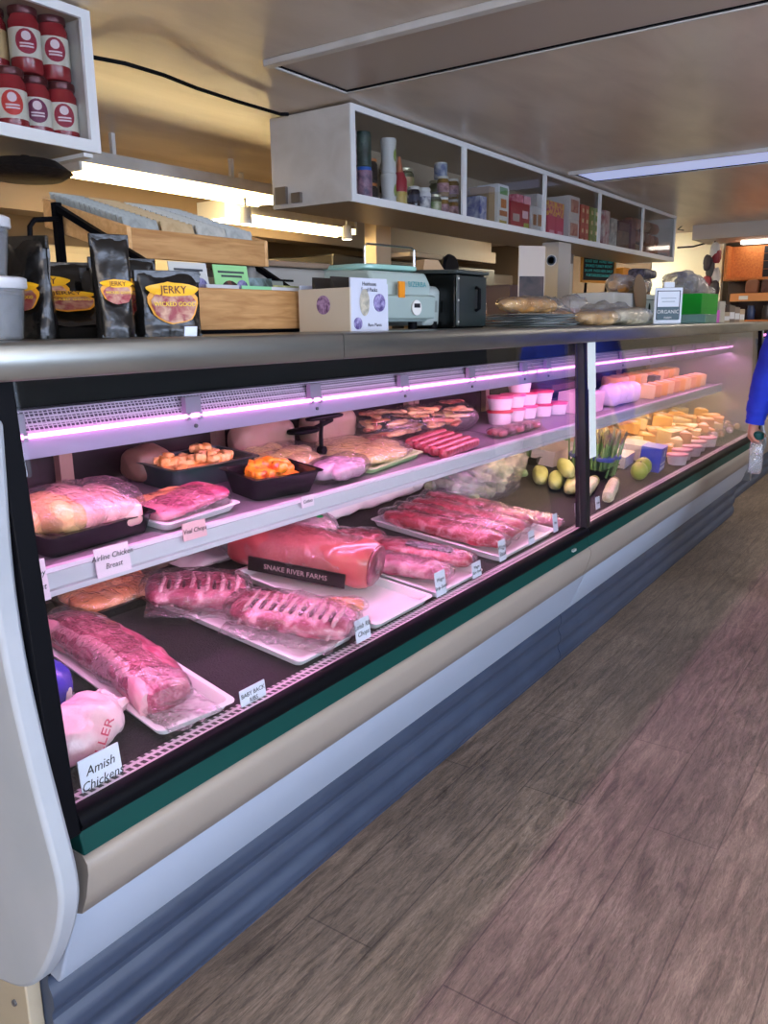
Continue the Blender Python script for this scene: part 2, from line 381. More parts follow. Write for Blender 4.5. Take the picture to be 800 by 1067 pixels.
DZ = lambda y: .583 + .12*(y-1.06)
SZ = lambda y: .895 + .10*(y-1.3)
TD, TS = math.atan(.12), math.atan(.10)
def kick_poly():
    pts = [(1.172, 0)]
    n = 40
    for i in range(n+1):
        h = .235*i/n; r = (h/.235*3.2) % 1
        pts.append((1.168 - .010*min(1, max(0, 4*(.5-abs(r-.5))-.35)), h))
    return pts + [(1.20, .235), (1.20, 0)]
def case_body(t, x0, x1, xk0, xk1, canopy_z):
    W = lambda n, mb, m, **k: obj(n, mb, m, t, **k)
    W('kick_plate', MB().prism(kick_poly(), xk0, xk1), KICK, ang=25)
    W('bumper_panel', MB().prism([(1.135, .236), (1.125, .25), (1.062, .405), (1.066, .418), (1.12, .418), (1.2, .25)], xk0, xk1), mat('a9b6c8', .35), bevel=.004)
    W('lower_panel', MB().prism([(1.064, .405), (1.045, .412), (1.028, .45), (1.016, .495), (1.016, .512), (1.026, .524), (1.1, .524), (1.1, .405)], x0, x1), CREAM, ang=60)
    W('colour_band', MB().prism([(1.022, .525), (1.03, .566), (1.08, .566), (1.08, .525)], x0, x1), GREEN_BAND, bevel=.002)
    W('bottom_rail', MB().prism([(1.024, .567), (1.018, .578), (1.026, .594), (1.036, .600), (1.05, .600), (1.06, .567)], x0, x1), BLACK, ang=60)
    W('deck_lip', MB().prism([(1.05, .560), (1.05, .598), (1.094, .592), (1.098, .585), (1.10, .56)], x0, x1), PERF)
    W('deck', MB().prism([(1.10, DZ(1.10)-.012), (1.10, DZ(1.10)), (1.80, DZ(1.80)), (1.80, DZ(1.8)-.012)], x0, x1), MESHMAT)
    W('back_wall', MB().prism([(1.80, .55), (1.80, 1.25), (1.82, 1.25), (1.82, .55)], x0, x1), mat('1c1a1e', .2, 0, 0, 1, '3b3634', 2))
    W('bottom_tank', MB().prism([(1.10, .50), (1.8, .50), (1.8, .55), (1.1, .55)], x0, x1).prism([(1.2, .02), (1.8, .02), (1.8, .499), (1.2, .499)], x0, x1), GREY)
    # rear sliding door frames
    n = int((x1-x0)/.52); 
    for i in range(n+1):
        x = x0+.02 + (x1-x0-.04)*i/n
        W('door_rail', MB().bb(x-.018, x+.018, 1.775, 1.799, .70, 1.22), mat('8f7b68', .35))
    # shelf
    tb = PINKT if x0 < 1 else WARMT
    s = W('shelf', MB().prism([(1.305, SZ(1.305)-.012), (1.305, SZ(1.305)), (1.72, SZ(1.72)), (1.72, SZ(1.72)-.012)], x0, x1), mat('857f86', .4, .3))
    obj('price_rail', MB().prism([(1.288, .852), (1.288, .862), (1.296, .864), (1.296, .893), (1.288, .897), (1.29, .905), (1.304, .905), (1.304, .852)], x0, x1), mat('d9d2dc', .3), s)
    obj('lamp_tube', MB().cyl((x0+.02, 1.325, .868), .008, x1-x0-.04, 10, 'x'), tb, s)
    for i in range(n+1):
        x = x0+.1 + (x1-x0-.2)*i/n
        obj('shelf_bracket', MB().prism([(1.33, .86), (1.33, .882), (1.72, .925), (1.72, .85)], x-.006, x+.006), BLACK, s)
    # canopy
    c = W('canopy', MB().prism([(1.25, 1.110), (1.25, 1.143), (1.262, 1.15), (1.262, 1.142), (1.40, 1.142), (1.40, 1.22), (1.41, 1.22), (1.41, 1.134), (1.258, 1.134), (1.258, 1.110)], x0, x1), mat('b39cc0', .4, .0))
    obj('air_grille', MB().prism([(1.257, 1.150), (1.275, 1.188), (1.30, 1.19), (1.28, 1.150)], x0, x1), HONEY, c)
    obj('lamp_tube', MB().cyl((x0+.01, 1.246, 1.1485), .0045, x1-x0-.02, 10, 'x'), PINK, c)
    obj('lamp_tube', MB().cyl((x0+.02, 1.285, 1.122), .010, x1-x0-.04, 10, 'x'), PINKU, c)
    k = int((x1-x0)/.42)
    for i in range(k+1):
        x = x0+.1 + (x1-x0-.2)*i/k
        obj('clip', MB().bb(x-.02, x+.02, 1.246, 1.258, 1.152, 1.186).bb(x-.02, x-.012, 1.242, 1.25, 1.14, 1.155).bb(x+.012, x+.02, 1.242, 1.25, 1.14, 1.155), mat('9c8ea4', .4), c)
        obj('screw', MB().cyl((x+.005, 1.2495, 1.127), .004, -.004, 10, 'y'), GREY, c)
    W('upper_liner', MB().prism([(1.10, 1.245), (1.10, 1.252), (1.80, 1.252), (1.80, 1.245)], x0, x1).prism([(1.33, 1.15), (1.33, 1.244), (1.34, 1.244), (1.34, 1.15)], x0, x1), mat('060608', .8))
    W('glass_pane', MB().prism([(1.041, .600), (1.079, 1.25), (1.084, 1.25), (1.046, .600)], x0+.002, x1-.002), GLASS, smooth=False)
A = thing('display_case', 'near chilled glass case full of raw meat, with the rounded white end panel', 'display case', (0, 0, 0))
case_body(A, XA, XJ, .641, 2.86, 0)
prof = [(1.04, 1.252), (1.05, 1.12), (1.059, 1.037), (1.061, .95), (1.055, .85), (1.031, .72), (1.002, .605), (.989, .554), (.985, .52), (.988, .489), (1.009, .429), (1.05, .357), (1.093, .30), (1.15, .268), (1.25, .25), (1.82, .25), (1.82, 1.252)]
def smooth_prof(p, n=3):
    for _ in range(n):
        q = []
        for i in range(len(p)):
            a, b = Vector(p[i]), Vector(p[(i+1) % len(p)])
            if i >= len(p)-3: q.append(tuple(a)); continue
            q += [tuple(a*.75+b*.25), tuple(a*.25+b*.75)]
        p = q
    return p
obj('end_panel', MB().prism(smooth_prof(prof, 2), .575, .610), PANELW, A, bevel=.007, ang=50)
obj('side_frame', MB().prism([(1.022, .565), (1.028, .61), (1.068, 1.252), (1.12, 1.252), (1.085, .565)], .611, .643), BLACK, A, bevel=.002)
eb = obj('base_end', MB().bb(.612, .640, 1.19, 1.82, 0, .25), mat('a39a86', .6), A, bevel=.003)
for p in ((1.23, .17), (1.26, .08), (1.5, .17)): obj('screw', MB().cyl((.612, p[0], p[1]), .006, -.004, 10, 'x'), GREY, eb)
obj('badge', MB().bb(2.60, 2.625, 1.016, 1.024, .545, .553), mat('aab0b0', .4), A)
B = thing('display_case', 'far chilled glass case of cheeses and vegetables, ending beside the shopper', 'display case', (0, 0, 0))
case_body(B, XJ+.004, XE, 2.864, 5.90, 0)
obj('mullion', MB().prism([(1.028, .567), (1.066, 1.252), (1.1, 1.252), (1.07, .567)], XJ-.018, XJ+.022), mat('15161c', .3), B, bevel=.002)
obj('end_panel', MB().prism(smooth_prof(prof, 2), XE+.002, XE+.035), mat('9ea2a6', .3, .6), B, bevel=.006, ang=50)
obj('side_frame', MB().prism([(1.022, .565), (1.028, .61), (1.068, 1.252), (1.12, 1.252), (1.085, .565)], XE-.03, XE), BLACK, B, bevel=.002)
# another case beyond the shopper
D = thing('display_case', 'third glass case mostly hidden behind the blue shopper', 'display case', (0, 0, 0))
obj('kick_plate', MB().prism([(y+.1, z) for y, z in kick_poly()], 6.2, 8.4), KICK, D, ang=25)
obj('lower_panel', MB().prism([(1.23, .236), (1.15, .42), (1.12, .52), (1.12, .6), (1.3, .6), (1.3, .236)], 6.2, 8.4), CREAM, D, bevel=.006)
obj('glass_pane', MB().prism([(1.14, .6), (1.18, 1.25), (1.185, 1.25), (1.145, .6)], 6.2, 8.4), GLASS, D)
obj('deck', MB().bb(6.2, 8.4, 1.2, 1.9, .6, .64), WHITE, D); obj('back_wall', MB().bb(6.2, 8.4, 1.9, 1.93, .6, 1.25), GREY, D)
obj('shelf', MB().bb(6.2, 8.4, 1.4, 1.89, .88, .9), WHITE, D)
obj('lamp_tube', MB().cyl((6.25, 1.3, 1.2), .01, 2.1, 10, 'x'), PINK, D)
obj('end_panel', MB().bb(6.17, 6.2, 1.12, 1.93, .2, 1.25), mat('9ea2a6', .3, .6), D, bevel=.005)
for i in range(9):
    solo('cheese_wedge', MB().blob(.16, .12, .09, amp=.002, e=5, p=8, nu=14, nv=14, seed=i), mat(('f0a83c', 'e8c878')[i % 2], .4), 'orange or yellow cheese wedge inside the third case', 'cheese', (6.35+.21*i, 1.52, .9), group='cheeses in the third case')

# steel worktop over all cases
def top_poly():
    return [(1.05, 1.252), (1.032, 1.253), (1.028, 1.257), (1.028, 1.299), (1.031, 1.304), (1.036, 1.305), (1.84, 1.305), (1.84, 1.252)]
for i, (a, b, l) in enumerate(((.572, 1.34, 'near length of brushed steel counter top, under the black snack bags'), (1.342, 2.765, 'middle length of brushed steel counter top, under the scale and the white box'), (2.767, 3.9, 'length of brushed steel counter top under the bagged bread'), (3.902, 5.90, 'far length of brushed steel counter top beside the green bin'))):
    t = solo('counter_top', MB().prism(top_poly(), a, b), STEEL, l, 'counter', ang=50)
solo('counter_top', MB().prism([(y+.1, z) for y, z in top_poly()], 6.17, 8.4), STEEL, 'steel top of the third case behind the shopper', 'counter', ang=50)

# ================================================================ hanging cabinets
def cabinet(label, x0, x1, divs, yf=2.1, yb=2.53, z0=1.818, z1=2.178, name='hanging_cabinet'):
    t = thing(name, label, 'cabinet', (0, 0, 0))
    s = .014
    sh = MB().bb(x0, x1, yf+.012, yb, z0, z0+s).bb(x0, x1, yf+.012, yb, z1-s, z1).bb(x0, x1, yb-s, yb, z0+s, z1-s)
    obj('shell', sh, mat('b9a78f', .35, 0, .03, 30), t)
    for x in (x0, x1-s):
        obj('end_panel', MB().bb(x-.002, x+s, yf+.004, yb, z0-.004, z1+.002), PW, t, bevel=.002)
    f = MB().bb(x0, x1, yf, yf+.012, z0-.006, z0+.026).bb(x0, x1, yf, yf+.012, z1-.02, z1+.004)
    f.bb(x0, x0+.03, yf, yf+.012, z0+.026, z1-.02).bb(x1-.03, x1, yf, yf+.012, z0+.026, z1-.02)
    for d in divs: f.bb(d-.018, d+.018, yf, yf+.012, z0+.026, z1-.02)
    obj('face_frame', f, mat('e9eae8', .4), t)
    e = [x0] + divs + [x1]
    for a, b in zip(e, e[1:]):
        obj('glass_pane', MB().bb(a+.02, b-.02, yf+.016, yf+.020, z0+.02, z1-.016), CGLASS, t, smooth=False)
    return t
cabinet('long white hanging cabinet with five glass-fronted bays of groceries under the ceiling', 2.82, 7.40, [3.75, 4.71, 5.61, 6.53])
cabinet('white hanging cabinet holding red pepper jars at the top left corner', .35, 1.615, [])
solo('wall_plate', MB().bb(2.80, 2.816, 2.44, 2.50, 1.83, 1.90).bb(2.80, 2.816, 2.36, 2.41, 1.83, 1.87), mat('8c8580', .3, .7), 'worn metallic tape patch on the lower corner of the long cabinet end', 'tape')
solo('lamp_shade', MB().lathe([(.012, .0365), (.014, .022), (.09, .02), (.13, -.01), (.10, -.028), (.01, -.03)], (0, 0, 0), 24), mat('1b1718', .5, 0, .3, 40), 'dark oval lamp dish tucked under the pepper jar cabinet', 'lamp', (1.50, 2.30, 1.777))
obj('rail_strip', MB().bb(1.57, 1.60, 2.12, 2.52, 1.80, 1.811), WHITE, bpy.data.objects['hanging_cabinet.001'])
# ================================================================ food in the near case
PORK = mat('e0899c', .3, 0, .25, 40, 'f4b9c2', 9, h3='cf6a83', coat=.5)
LOIN = mat('983450', .3, 0, .25, 50, 'dc8498', 26, coat=.6, h3='b85070', stretch=(1, 4, 4))
BEEF = mat('981430', .3, 0, .3, 60, 'e494a4', 30, h3='b42844', coat=.5, lo=.36, hi=.66)
BEEFD = mat('841830', .3, 0, .3, 60, 'ec9fae', 34, h3='b03450', coat=.5, lo=.38, hi=.66)
LAMB = mat('842040', .3, 0, .3, 60, 'e6a0b0', 22, h3='b44c68', coat=.5)
CHICK = mat('e8945c', .3, 0, .2, 40, 'f6bf8c', 12, coat=.5, h3='f0a874')
CHPINK = mat('e9a0a0', .3, 0, .2, 30, 'f4c0b8', 10, coat=.5)
CHSKIN = mat('eab068', .35, 0, .5, 160, 'f0c48c', 14, coat=.4)
YELL = mat('efd27c', .35, 0, .3, 50, 'f7e7ae', 10, coat=.4)
FOAM = mat('f1ecee', .35, 0, .02, 40); BTRAY = mat('17181c', .25); DGREEN = mat('2c3f3c', .3)
BONE = mat('dca4ac', .4); DARKM = mat('4a1424', .3, coat=.5); PAPER = mat('f0e6e2', .6, 0, .2, 25)
RED = mat('b5202e', .4, coat=.2); SALAMI = mat('7c1c26', .35, 0, .2, 60, 'b4545c', 60, coat=.4)
YAW90 = PI/2
def wrap(t, L, W, H, seed, loc=(0,0,0), amp=.006, m=None, fr=22, e=2.0):
    return obj('plastic_wrap', MB().blob(L, W, H, amp=amp, fr=fr, e=e, p=3, seed=seed, nu=44, nv=36), m or WRAP, t, loc, ang=70)
def deck(x, y): return (x, y, DZ(y)+.001)
def shlf(x, y): return (x, y, SZ(y)+.001)
def foam_tray(label, x, y, L, W, H=.022, yaw=YAW90, m=FOAM, z=None, tl=TD, name='foam_tray', grp=None):
    return solo(name, MB().tray(L, W, H), m, label, 'tray', z or deck(x, y), rot3(yaw, tl), group=grp)
TL = lambda z, yaw, tl=TD: rot3(yaw, tl)

foam_tray('long white foam tray under the big strip loin near the front left', .985, 1.345, .50, .17, yaw=math.radians(83))
t = thing('strip_loin', 'large vacuum-packed pink loin of beef on the nearest white tray', 'meat', (.985, 1.365, DZ(1.365)+.012), rot3(math.radians(83-180), TD))
ob = obj('meat', MB().blob(.45, .122, .068, e=2.4, p=4, amp=.007, fr=16, seed=3, nu=60, nv=48, bend=-.03), LOIN, t)
obj('fat_edge', MB().blob(.43, .034, .064, (0, -.042, 0), e=2.6, p=5, amp=.005, fr=24, seed=8, nu=60, nv=30, bend=-.03), mat('dc8c9e', .3, 0, .2, 40, 'eeb4be', 12, coat=.5), t)
obj('cut_face', MB().blob(.05, .108, .058, (.195, -.022, .002), e=2.6, p=3, amp=.004, fr=40, seed=5), LAMB, t)
wrap(t, .48, .134, .075, 4, (0, -.014, 0), .007)
obj('film_end', MB().pillow(.10, .12, .02, (.25, -.02, .01), amp=.012, fr=30, seed=2), WRAP, t)

foam_tray('black tray of orange marinated chicken in the near left corner', 1.19, 1.66, .25, .16, .03, 0, BTRAY, name='black_tray')
t = thing('marinated_chicken', 'orange marinated chicken fillets in film on the black tray at near left', 'chicken', (1.19, 1.66, DZ(1.66)+.014), rot3(0, TD))
for i, (x, y) in enumerate(((-.07, -.03), (0, -.035), (.07, -.03), (-.06, .03), (.01, .03), (.075, .03))):
    obj('fillet', MB().blob(.11, .07, .038, (x, y, 0), amp=.007, fr=25, seed=i, yaw=.6*(i % 3)-.4), CHICK, t)
wrap(t, .27, .17, .05, 12, amp=.005)

# purple and white wrapped birds, lower left corner
t = thing('wrapped_chicken', 'whole chicken in purple printed film at the left end of the case', 'chicken', deck(.735, 1.33), rot3(.5, TD))
obj('wrapper', MB().blob(.20, .15, .11, amp=.008, fr=16, seed=4), mat('2b2a9c', .22, 0, .3, 25, '4a3fc0', 6), t)
obj('print_patch', MB().blob(.022, .004, .03, (.05, -.072, .03), amp=0), WHITE, t)
obj('clip', MB().blob(.05, .02, .02, (.115, -.02, .04), amp=.004, fr=50), mat('3a37a8', .25), t)
text('FRESH CHICKEN', .013, WHITE, t, (.0, -.083, .05), (PI/2-.1, 0, 0), .2)
t = thing('wrapped_chicken', 'whole chicken in pale pink bag with red print, behind the Amish Chickens card', 'chicken', deck(.76, 1.19), rot3(.35, TD))
obj('wrapper', MB().blob(.17, .12, .085, amp=.010, fr=18, seed=9), mat('f3c9cf', .25, 0, .5, 30, 'f8e0e2', 8), t)
obj('bag_end', MB().pillow(.07, .07, .03, (.09, .01, .02), amp=.01, fr=40, seed=5), mat('f6d6da', .25, 0, .3, 40), t)
text('MILLER', .03, mat('d8506c', .5), t, (-.03, -.066, .045), (PI/2-.2, -.9, 0))

# ribs tray
foam_tray('white foam tray holding two film-wrapped racks of ribs', 1.36, 1.35, .50, .22)
def rib_rack(label, loc, yaw, L, W, H, n, seed, m=LAMB):
    t = thing('rib_rack', label, 'meat', loc, rot3(yaw, TD))
    obj('meat', MB().blob(L, W, H, amp=.010, fr=22, seed=seed, nu=44, nv=34), m, t)
    for i in range(n):
        x = -L*.36 + L*.72*i/(n-1)
        pts = [(x, -W*.46, H*.25), (x+.008, -W*.30, H*.92), (x+.012, -W*.05, H*1.06), (x+.006, W*.22, H*1.0)]
        obj('rib_bone', MB().tube(pts, [.004, .006, .006, .004], 8), BONE, t)
        if i < n-1: obj('dark_gap', MB().blob(.010, W*.30, .012, (x+.5*L*.72/(n-1)+.008, -W*.18, H*.86), amp=.001, nu=10, nv=10), DARKM, t)
    wrap(t, L*1.12, W*1.12, H*1.25, seed+20, amp=.010)
    obj('film_flap', MB().pillow(L*.9, .10, .012, (0, -W*.5, .012), amp=.012, fr=26, seed=seed, R=Matrix.Rotation(.15, 3, 'X')), WRAP, t)
    return t
rib_rack('lamb rack with bones showing, at the front of the second white tray', (1.385, 1.235, DZ(1.235)+.020), -1.2, .30, .17, .055, 10, 2)
rib_rack('film-wrapped rib rack lying at the back of the second white tray', (1.325, 1.50, DZ(1.50)+.020), -.8, .25, .17, .055, 6, 6)

foam_tray('white foam tray under the large ham shaped roast', 1.655, 1.33, .48, .26)
t = thing('pork_roast', 'large smooth pink roast with a black printed band, largest piece in the case', 'meat', (1.665, 1.435, DZ(1.435)+.022), rot3(math.radians(-72), TD))
SM = mat('9a4042', .3, 0, .15, 30, 'b85c58', 7, coat=.6)
obj('meat', MB().blob(.42, .17, .12, e=3, p=7, amp=.006, fr=9, seed=11, nu=54, nv=40), SM, t)
obj('cut_face', MB().blob(.022, .15, .10, (.206, 0, .008), e=2.6, p=2.2, amp=.002, seed=2), mat('5c1c2c', .3, 0, .2, 50, '9c4858', 20, coat=.5), t)
obj('band', MB().prismz([(-.13, -.0905), (.15, -.0925), (.15, -.088), (-.13, -.086)], .012, .052), mat('141013', .3), t)
text('SNAKE RIVER FARMS', .020, mat('b8a0a0', .5), t, (.01, -.0945, .032), (PI/2, 0, 0))
obj('stamp', MB().lathe([(.018, .0), (.018, .002)], (-.15, -.02, .121), 18), mat('25301f', .4), t)
wrap(t, .45, .182, .13, 31, amp=.007)
obj('film_end', MB().pillow(.10, .14, .02, (-.23, 0, .04), amp=.014, fr=26, seed=3, R=Matrix.Rotation(.5, 3, 'Y')), WRAP, t)
t = thing('chicken_cutlet', 'small orange packet of meat beside the large roast and the lamb rack', 'chicken', (1.54, 1.20, DZ(1.2)+.024), rot3(-.9, TD))
obj('meat', MB().blob(.10, .055, .025, amp=.004, seed=4), CHICK, t); wrap(t, .125, .07, .03, 41)

foam_tray('white foam tray under the wagyu steak packs', 1.94, 1.34, .50, .26)
def steak(label, x, y, L, W, H, yaw, m, seed, lab=False, dz=.016, name='steak_pack', cat='meat', wm=None):
    t = thing(name, label, cat, (x, y, DZ(y)+dz), rot3(yaw, TD))
    obj('meat', MB().blob(L, W, H, amp=.008, fr=24, seed=seed, nu=40, nv=30), m, t)
    if lab:
        obj('label', MB().blob(L*.5, W*.42, .004, (L*.05, -.005, H*.985), e=6, p=10, amp=0), mat('15121a', .4, 0, 0, 60, 'b8b0bc', 90, lo=.5, hi=.56), t)
    wrap(t, L*1.1, W*1.12, H*1.15, seed+50, amp=.007, m=wm)
    return t
steak('pale film-wrapped steak on the third tray, just right of the large roast', 1.88, 1.25, .28, .11, .045, -1.2, LAMB, 21)
steak('bright marbled steak pack with a black printed label behind the steak cards', 2.03, 1.27, .30, .11, .042, -1.25, BEEF, 22, True)
steak('dark red marbled piece of meat behind the labelled steak pack', 1.97, 1.49, .19, .10, .045, -.7, BEEFD, 23)
t = steak('big cloudy bag of pale meat with a small green sticker behind the roast', 1.83, 1.62, .27, .17, .085, -.15, PORK, 24, wm=WRAPH)
obj('sticker', MB().lathe([(.011, 0), (.011, .002)], (.06, -.05, .092), 16), mat('22c060', .4), t)

foam_tray('white foam tray of red tenderloins in the middle of the case', 2.42, 1.35, .50, .42)
for i, (x, l) in enumerate(((2.27, 'red tenderloin pack at the left edge of the middle tray'), (2.37, 'second red tenderloin pack from the left on the middle tray'), (2.47, 'third red tenderloin pack from the left on the middle tray'), (2.57, 'red tenderloin pack at the right edge of the middle tray'))):
    steak(l, x, 1.35+.01*i, .44, .095, .055, -1.45-.03*i, (BEEF, BEEFD, BEEF, BEEFD)[i], 60+i*3, dz=.014)
steak('pink cutlets in film between the last cards before the mullion', 2.70, 1.22, .22, .09, .04, -1.4, PORK, 81, dz=.002)
steak('thin red steak behind the cards next to the mullion', 2.70, 1.44, .20, .10, .035, -1.4, BEEF, 84, dz=.002)
# bag of greens
t = thing('bag_of_greens', 'big clear bag of pale green leaves behind the red tenderloins', 'vegetables', deck(2.93, 1.58), rot3(.05, TD))
for i in range(44):
    a, b = random.uniform(-.24, .24), random.uniform(-.10, .10)
    obj('leaf', MB().blob(.09, .05, .035, (a, b, .01+random.random()*.13*(1-abs(a)*3)), amp=.010, fr=35, seed=i, yaw=random.random()*3, nu=14, nv=12, flat=False), (mat('7f9468', .5, 0, .3, 60, 'a8b48c', 20), mat('5e7850', .5, 0, .3, 60, '93a67c', 20))[i % 2], t)
def bagfn(u, v):
    a = 2*PI*v; z = u; r = (1-(u-.25)**2*1.3) if u < .72 else max(.10, .71-(u-.72)*2.4)
    x, y = math.cos(a)*.32*r, math.sin(a)*.15*r
    d = noise.fractal(Vector((x*14, y*14, z*3)), .7, 2, 4)*.022
    return (x*(1+d*4)+u*.08, y*(1+d*4), max(0, z*.26+d*.5))
obj('bag', MB().grid(30, 44, bagfn, True), clear('cloudy_bag', (.93,.9,.95,1), .14, 1.0, 28, .17, (.95,.85,1,1), gl=1.8), t, ang=80)
# butcher paper roll
t = thing('paper_roll', 'long crumpled roll of pale butcher paper along the back of the deck', 'paper', (2.30, 1.742, DZ(1.742)+.003), rot3(0, TD))
obj('paper', MB().blob(.80, .11, .095, amp=.010, fr=9, seed=5, nu=50, nv=30, p=9), PAPER, t)
obj('loose_end', MB().blob(.40, .12, .10, (.50, -.01, .02), amp=.012, fr=12, seed=9, p=6), PAPER, t)
solo('paper_sheet', MB().pillow(.34, .09, .02, amp=.008, fr=12, seed=1), PAPER, 'flat sheet of butcher paper behind the large roast', 'paper', deck(1.63, 1.72), rot3(0, TD))
solo('deck_divider', MB().bb(-.27, .27, -.006, .006, 0, .075), mat('6b5a4c', .4), 'low brown divider wall behind the rib trays', 'divider', deck(1.30, 1.765), rot3(0, TD))
# squash / corn left of mullion
for i in range(4):
    solo('squash', MB().blob(.24, .065, .06, amp=.003, fr=10, seed=i, p=2.6), mat('a9ae6c', .45, 0, .1, 20, 'c9cc92', 8), 'pale green squash stacked behind the mullion', 'vegetables', (3.28+.02*i, 1.30+.085*i if i < 3 else 1.36, DZ(1.30+.085*i if i < 3 else 1.36)+(0 if i < 3 else .052)), rot3(.25+.1*i, TD), group='pale squash behind the mullion')
def crate(label, x, y, L, W, H, yaw=0, m=None):
    return solo('crate', MB().tray(L, W, H), m or BTRAY, label, 'crate', deck(x, y), rot3(yaw, TD))
crate('dark crate of purple-tipped asparagus behind the mullion', 3.85, 1.69, .56, .17, .04)
def asparagus(label, x, y, z, n, lean, h=.20, seed=0):
    t = thing('asparagus_bunch', label, 'vegetables', (x, y, z), rot3(0, TD)); rnd = random.Random(seed)
    st, tp = MB(), MB()
    for i in range(n):
        a = rnd.random()*6.28; r = .045*math.sqrt(rnd.random()); bx, by = r*math.cos(a), r*math.sin(a)
        hh = h*rnd.uniform(.85, 1.05); tx, ty = bx*1.7+lean*hh+rnd.uniform(-.008, .008), by*1.7+rnd.uniform(0, .01)
        st.tube([(bx, by, 0), ((bx+tx)/2, (by+ty)/2, hh*.45), (bx+(tx-bx)*.78, by+(ty-by)*.78, hh*.8)], [.005, .005, .0045], 6)
        tp.tube([(bx+(tx-bx)*.78, by+(ty-by)*.78, hh*.8), (bx+(tx-bx)*.9, by+(ty-by)*.9, hh*.92), (tx, ty, hh)], [.0055, .006, .001], 6)
    obj('stalks', st, mat('5f8a4c', .45, 0, 0, 1, '88a868', 30), t); obj('tips', tp, mat('5a4a58', .5, 0, .2, 90, '8a8a5c', 60), t)
    obj('rubber_band', MB().lathe([(.056, .08), (.059, .083), (.059, .095), (.056, .098)], (lean*.09, 0, 0), 20), mat('3a4fa0', .4), t)
for i, (x, l) in enumerate(((3.68, 'leftmost asparagus bunch in the dark crate seen just left of the mullion'), (3.85, 'middle asparagus bunch in the dark crate seen left of the mullion'), (4.02, 'right asparagus bunch in the dark crate, close behind the mullion'))):
    asparagus(l, x, 1.69, DZ(1.69)+.012, 30, .1, .17, i)

# ---------------------------------------------------------------- upper shelf of the near case
def sp(x, y, dz=0): return (x, y, SZ(y)+.001+dz)
t = solo('black_tray', MB().tray(.26, .17, .045), BTRAY, 'black tray under the bone-in chicken breasts on the upper shelf', 'tray', sp(.965, 1.43), rot3(.05, TS))
t = thing('chicken_breast', 'plump skin-on chicken breasts heaped on the leftmost upper shelf tray', 'chicken', sp(.965, 1.43, .012), rot3(.05, TS))
for i, (x, y, z, m) in enumerate(((-.09, .02, .0, CHSKIN), (-.03, -.03, .005, CHPINK), (.05, -.035, .0, CHPINK), (.03, .04, .01, CHPINK), (-.07, -.02, .02, CHSKIN), (.08, .02, 0, CHPINK))):
    obj('breast', MB().blob(.13, .09, .075, (x, y, z), amp=.006, fr=14, seed=i, yaw=.5-i*.5, taper=.2), m, t)
wrap(t, .27, .18, .10, 71, amp=.005)
t = thing('veal_chops', 'pink veal chops in film on the upper shelf behind the Veal Chops card', 'meat', sp(1.215, 1.41), rot3(.1, TS))
obj('foam_tray', MB().tray(.24, .15, .02), FOAM, t)
for i in range(4): obj('chop', MB().blob(.09, .12, .03, (-.075+.05*i, 0, .012+.004*i), amp=.005, fr=25, seed=i), (PORK, LOIN)[i % 2], t)
obj('fat', MB().blob(.20, .035, .028, (.0, .045, .022), amp=.004, seed=8), CHICK, t)
wrap(t, .255, .16, .055, 72, amp=.004)
def bin_of(label_t, label_f, x, y, L, W, H, mt, mf, fn, n, size, yaw=0, cat='food', seed=0, part='piece'):
    solo('food_bin', MB().tray(L, W, H, fl=.02), mt, label_t, 'tray', sp(x, y), rot3(yaw, TS))
    t = thing(fn, label_f, cat, sp(x, y, .006), rot3(yaw, TS)); rnd = random.Random(seed)
    for i in range(n):
        a, b = rnd.uniform(-.42, .42)*(L-.05), rnd.uniform(-.4, .4)*(W-.05)
        obj(part, MB().blob(size*rnd.uniform(.8, 1.3), size*.8, size*.7, (a, b, H*.45+rnd.random()*.03*(1-abs(a)/L)), amp=size*.14, fr=40, seed=i, yaw=rnd.random()*3, nu=12, nv=12, flat=False), mf, t)
    obj('filling', MB().blob(L-.05, W-.05, H*.8, (0, 0, 0), amp=.004, nu=16, nv=14), mf, t)
bin_of('dark green bin of breaded pieces on the upper shelf', 'golden breaded pieces heaped in the dark green bin', 1.46, 1.62, .30, .17, .06, DGREEN, mat('eaa24a', .5, 0, .5, 90, 'f6cf8c', 30), 'breaded_bites', 34, .034, seed=3)
bin_of('black bin of orange marinated pieces on the upper shelf', 'orange and red marinated pieces in the black bin', 1.52, 1.41, .22, .15, .06, BTRAY, mat('e07a1c', .35, 0, .3, 60, 'c23a1c', 30, coat=.5, h3='f2a02c'), 'marinated_pieces', 26, .036, yaw=-.15, seed=4)
def fillet_pack(label, x, y, L, W, H, yaw, m, n, seed, trm=None, name='fillet_pack', cat='meat', dz=0, zf=None, tl=TS, wm=None):
    t = thing(name, label, cat, (x, y, (zf or SZ)(y)+.001+dz), rot3(yaw, tl))
    if trm: obj('tray', MB().tray(L, W, .018), trm, t)
    for i in range(n):
        obj('fillet', MB().blob(L*.62, W*.34, H*.7, (L*.12*math.sin(i*2.1), (-.30+.6*i/max(1, n-1))*W, .010+H*.12*(i % 2)), amp=.006, fr=22, seed=seed+i, nu=22, nv=18, yaw=.2*math.sin(i*3)), m, t)
    wrap(t, L*1.03, W*1.03, H*1.15, seed+9, amp=.005, m=wm)
    return t
fillet_pack('pale yellow chicken cutlets in film behind the orange pieces', 1.72, 1.56, .30, .20, .06, .2, YELL, 4, 100)
t = fillet_pack('bag of pale pink sausages at the shelf edge right of the small card', 1.75, 1.375, .24, .12, .06, .1, mat('c9a0b4', .35, 0, .2, 40, 'dcbccb', 12, coat=.4), 5, 110, name='sausage_bag')
fillet_pack('wide green-rimmed tray of pale yellow cutlets in the middle of the upper shelf', 2.02, 1.50, .34, .28, .05, .12, YELL, 5, 120, mat('b9d49a', .4))
